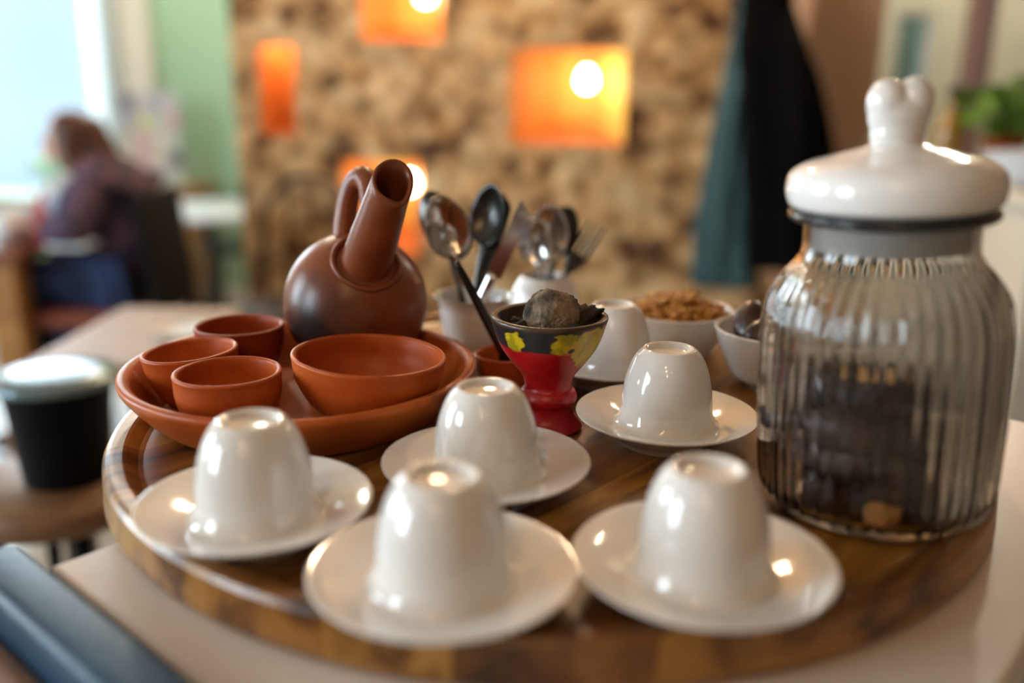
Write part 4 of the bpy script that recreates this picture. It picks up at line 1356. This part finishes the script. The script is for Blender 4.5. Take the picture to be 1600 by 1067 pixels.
# ---- beige table and black pot at the left, behind the board
b0 = at(95, 500, 1.75)
bt = tpl('beige_table', at(200, 512, 1.65).z, -.675, 1.62, .125, .20, .03, mat('pale_wood', S(146, 118, 96), S(166, 138, 114), 3, rough=.5, stretch=(1, 9, 9)), DKW, 'pale wood table left behind the clay cups', .04)
pz = at(200, 512, 1.65).z
p = at(286, 528, 1.60)
tag(link('glare_disc', lathe(smoothprof([(0, .003), (.03, .003), (.048, .010), (.052, .013)], 3) + [(.0525, .012), (.03, 0), (0, 0)], 48), WHITE, loc=(p.x, 1.60, pz)), 'small white plate on the pale wood table', 'glare')  # white disc added to stand for the window reflecting off a glossy surface
SY = 1.15
st = at(95, 748, SY)
STZ = st.z
sto = empty('wooden_stool', (st.x, SY, 0), 'round wooden stool with black legs at the left edge', 'stool')
link('seat', lathe([(0, STZ - .035), (.125, STZ - .035), (.132, STZ - .028), (.132, STZ - .006), (.126, STZ), (0, STZ)], 64), mat('stool_wood', S(104, 70, 42), S(126, 90, 58), 3, rough=.45, stretch=(1, 8, 8)), sto)
for a in (-.9, .7, 2.3, 3.9):
    link('leg', tube([(.085 * math.cos(a), .085 * math.sin(a), STZ - .034), (.12 * math.cos(a), .12 * math.sin(a), 0)], .010, 10), BLACK, sto)
pt = empty('black_pot', (st.x + .006, SY + .01, STZ), 'black round pot with a lid coloured pale for reflected daylight on the wooden stool', 'pot')
link('body', lathe(smoothprof([(0, 0), (.050, 0), (.056, .004), (.060, .05), (.066, .11), (.070, .138)], 3), 64), BLACK, pt)
LID = mat('lid_daylight_tint', S(104, 124, 132), S(128, 148, 156), 8, rough=.25, metal=.4)  # grey-blue tone stands in for window light reflecting on a black lid
link('lid', lathe([(.074, .136), (.082, .138), (.083, .144), (.078, .149), (.05, .1525), (0, .154)], 64), LID, pt)

# ================================================================== RIGHT BACKGROUND
# pale counter behind the jar, with a plant and a white basin
COUNT = mat('counter_white', S(206, 194, 174), S(214, 204, 186), 3, rough=.45)
cz = at(1588, 300, 1.85).z
co = empty('counter', (1.32, 2.05, 0), 'pale counter behind the glass jar at the right edge', 'counter')
link('body', box((-.28, -.24, 0), (.9, .5, cz - .03), .004), COUNT, co, smooth=False)
link('worktop', box((-.30, -.26, cz - .03), (.92, .52, cz), .004), COUNT, co, smooth=False)
p = at(1592, 280, 1.95)
tag(link('white_basin', bowl_mesh(.09, .07, .006), MUGW, loc=(p.x + .04, 2.0, cz)), 'white bowl on the counter above the jar lid', 'bowl')
p = at(1585, 180, 2.3)
leafy('potted_plant', (p.x + .02, 2.36, cz), .10, .16, 46, LEAF, 'bushy green plant on the counter at the right edge', CLAY_DK, .055, .09, 5, .026)
PURP = mat('mauve_post_paint', S(140, 116, 112), S(150, 126, 122), 4, rough=.6)
px_ = at(1532, 120, 3.2)
struct('trim_9', box((px_.x - .03, 3.2, 0), (px_.x + .03, 3.3, HC - .001), .004), PURP)
p = at(1488, 150, 3.0)
bo = empty('oil_bottle', (at(1482, 215, 2.22).x, 2.22, cz), 'tall amber bottle on the counter behind the heart knob', 'bottle')
AMBG = mat('amber_glass', S(170, 130, 50), S(184, 146, 66), 5, rough=.1, trans=.3)
link('body', lathe(smoothprof([(0, 0), (.030, 0), (.033, .005), (.033, .10), (.026, .125), (.011, .15), (.010, .185)], 3), 32), AMBG, bo)
link('cap', lathe([(.0125, .184), (.0125, .205), (0, .206)], 20), BLACK, bo)
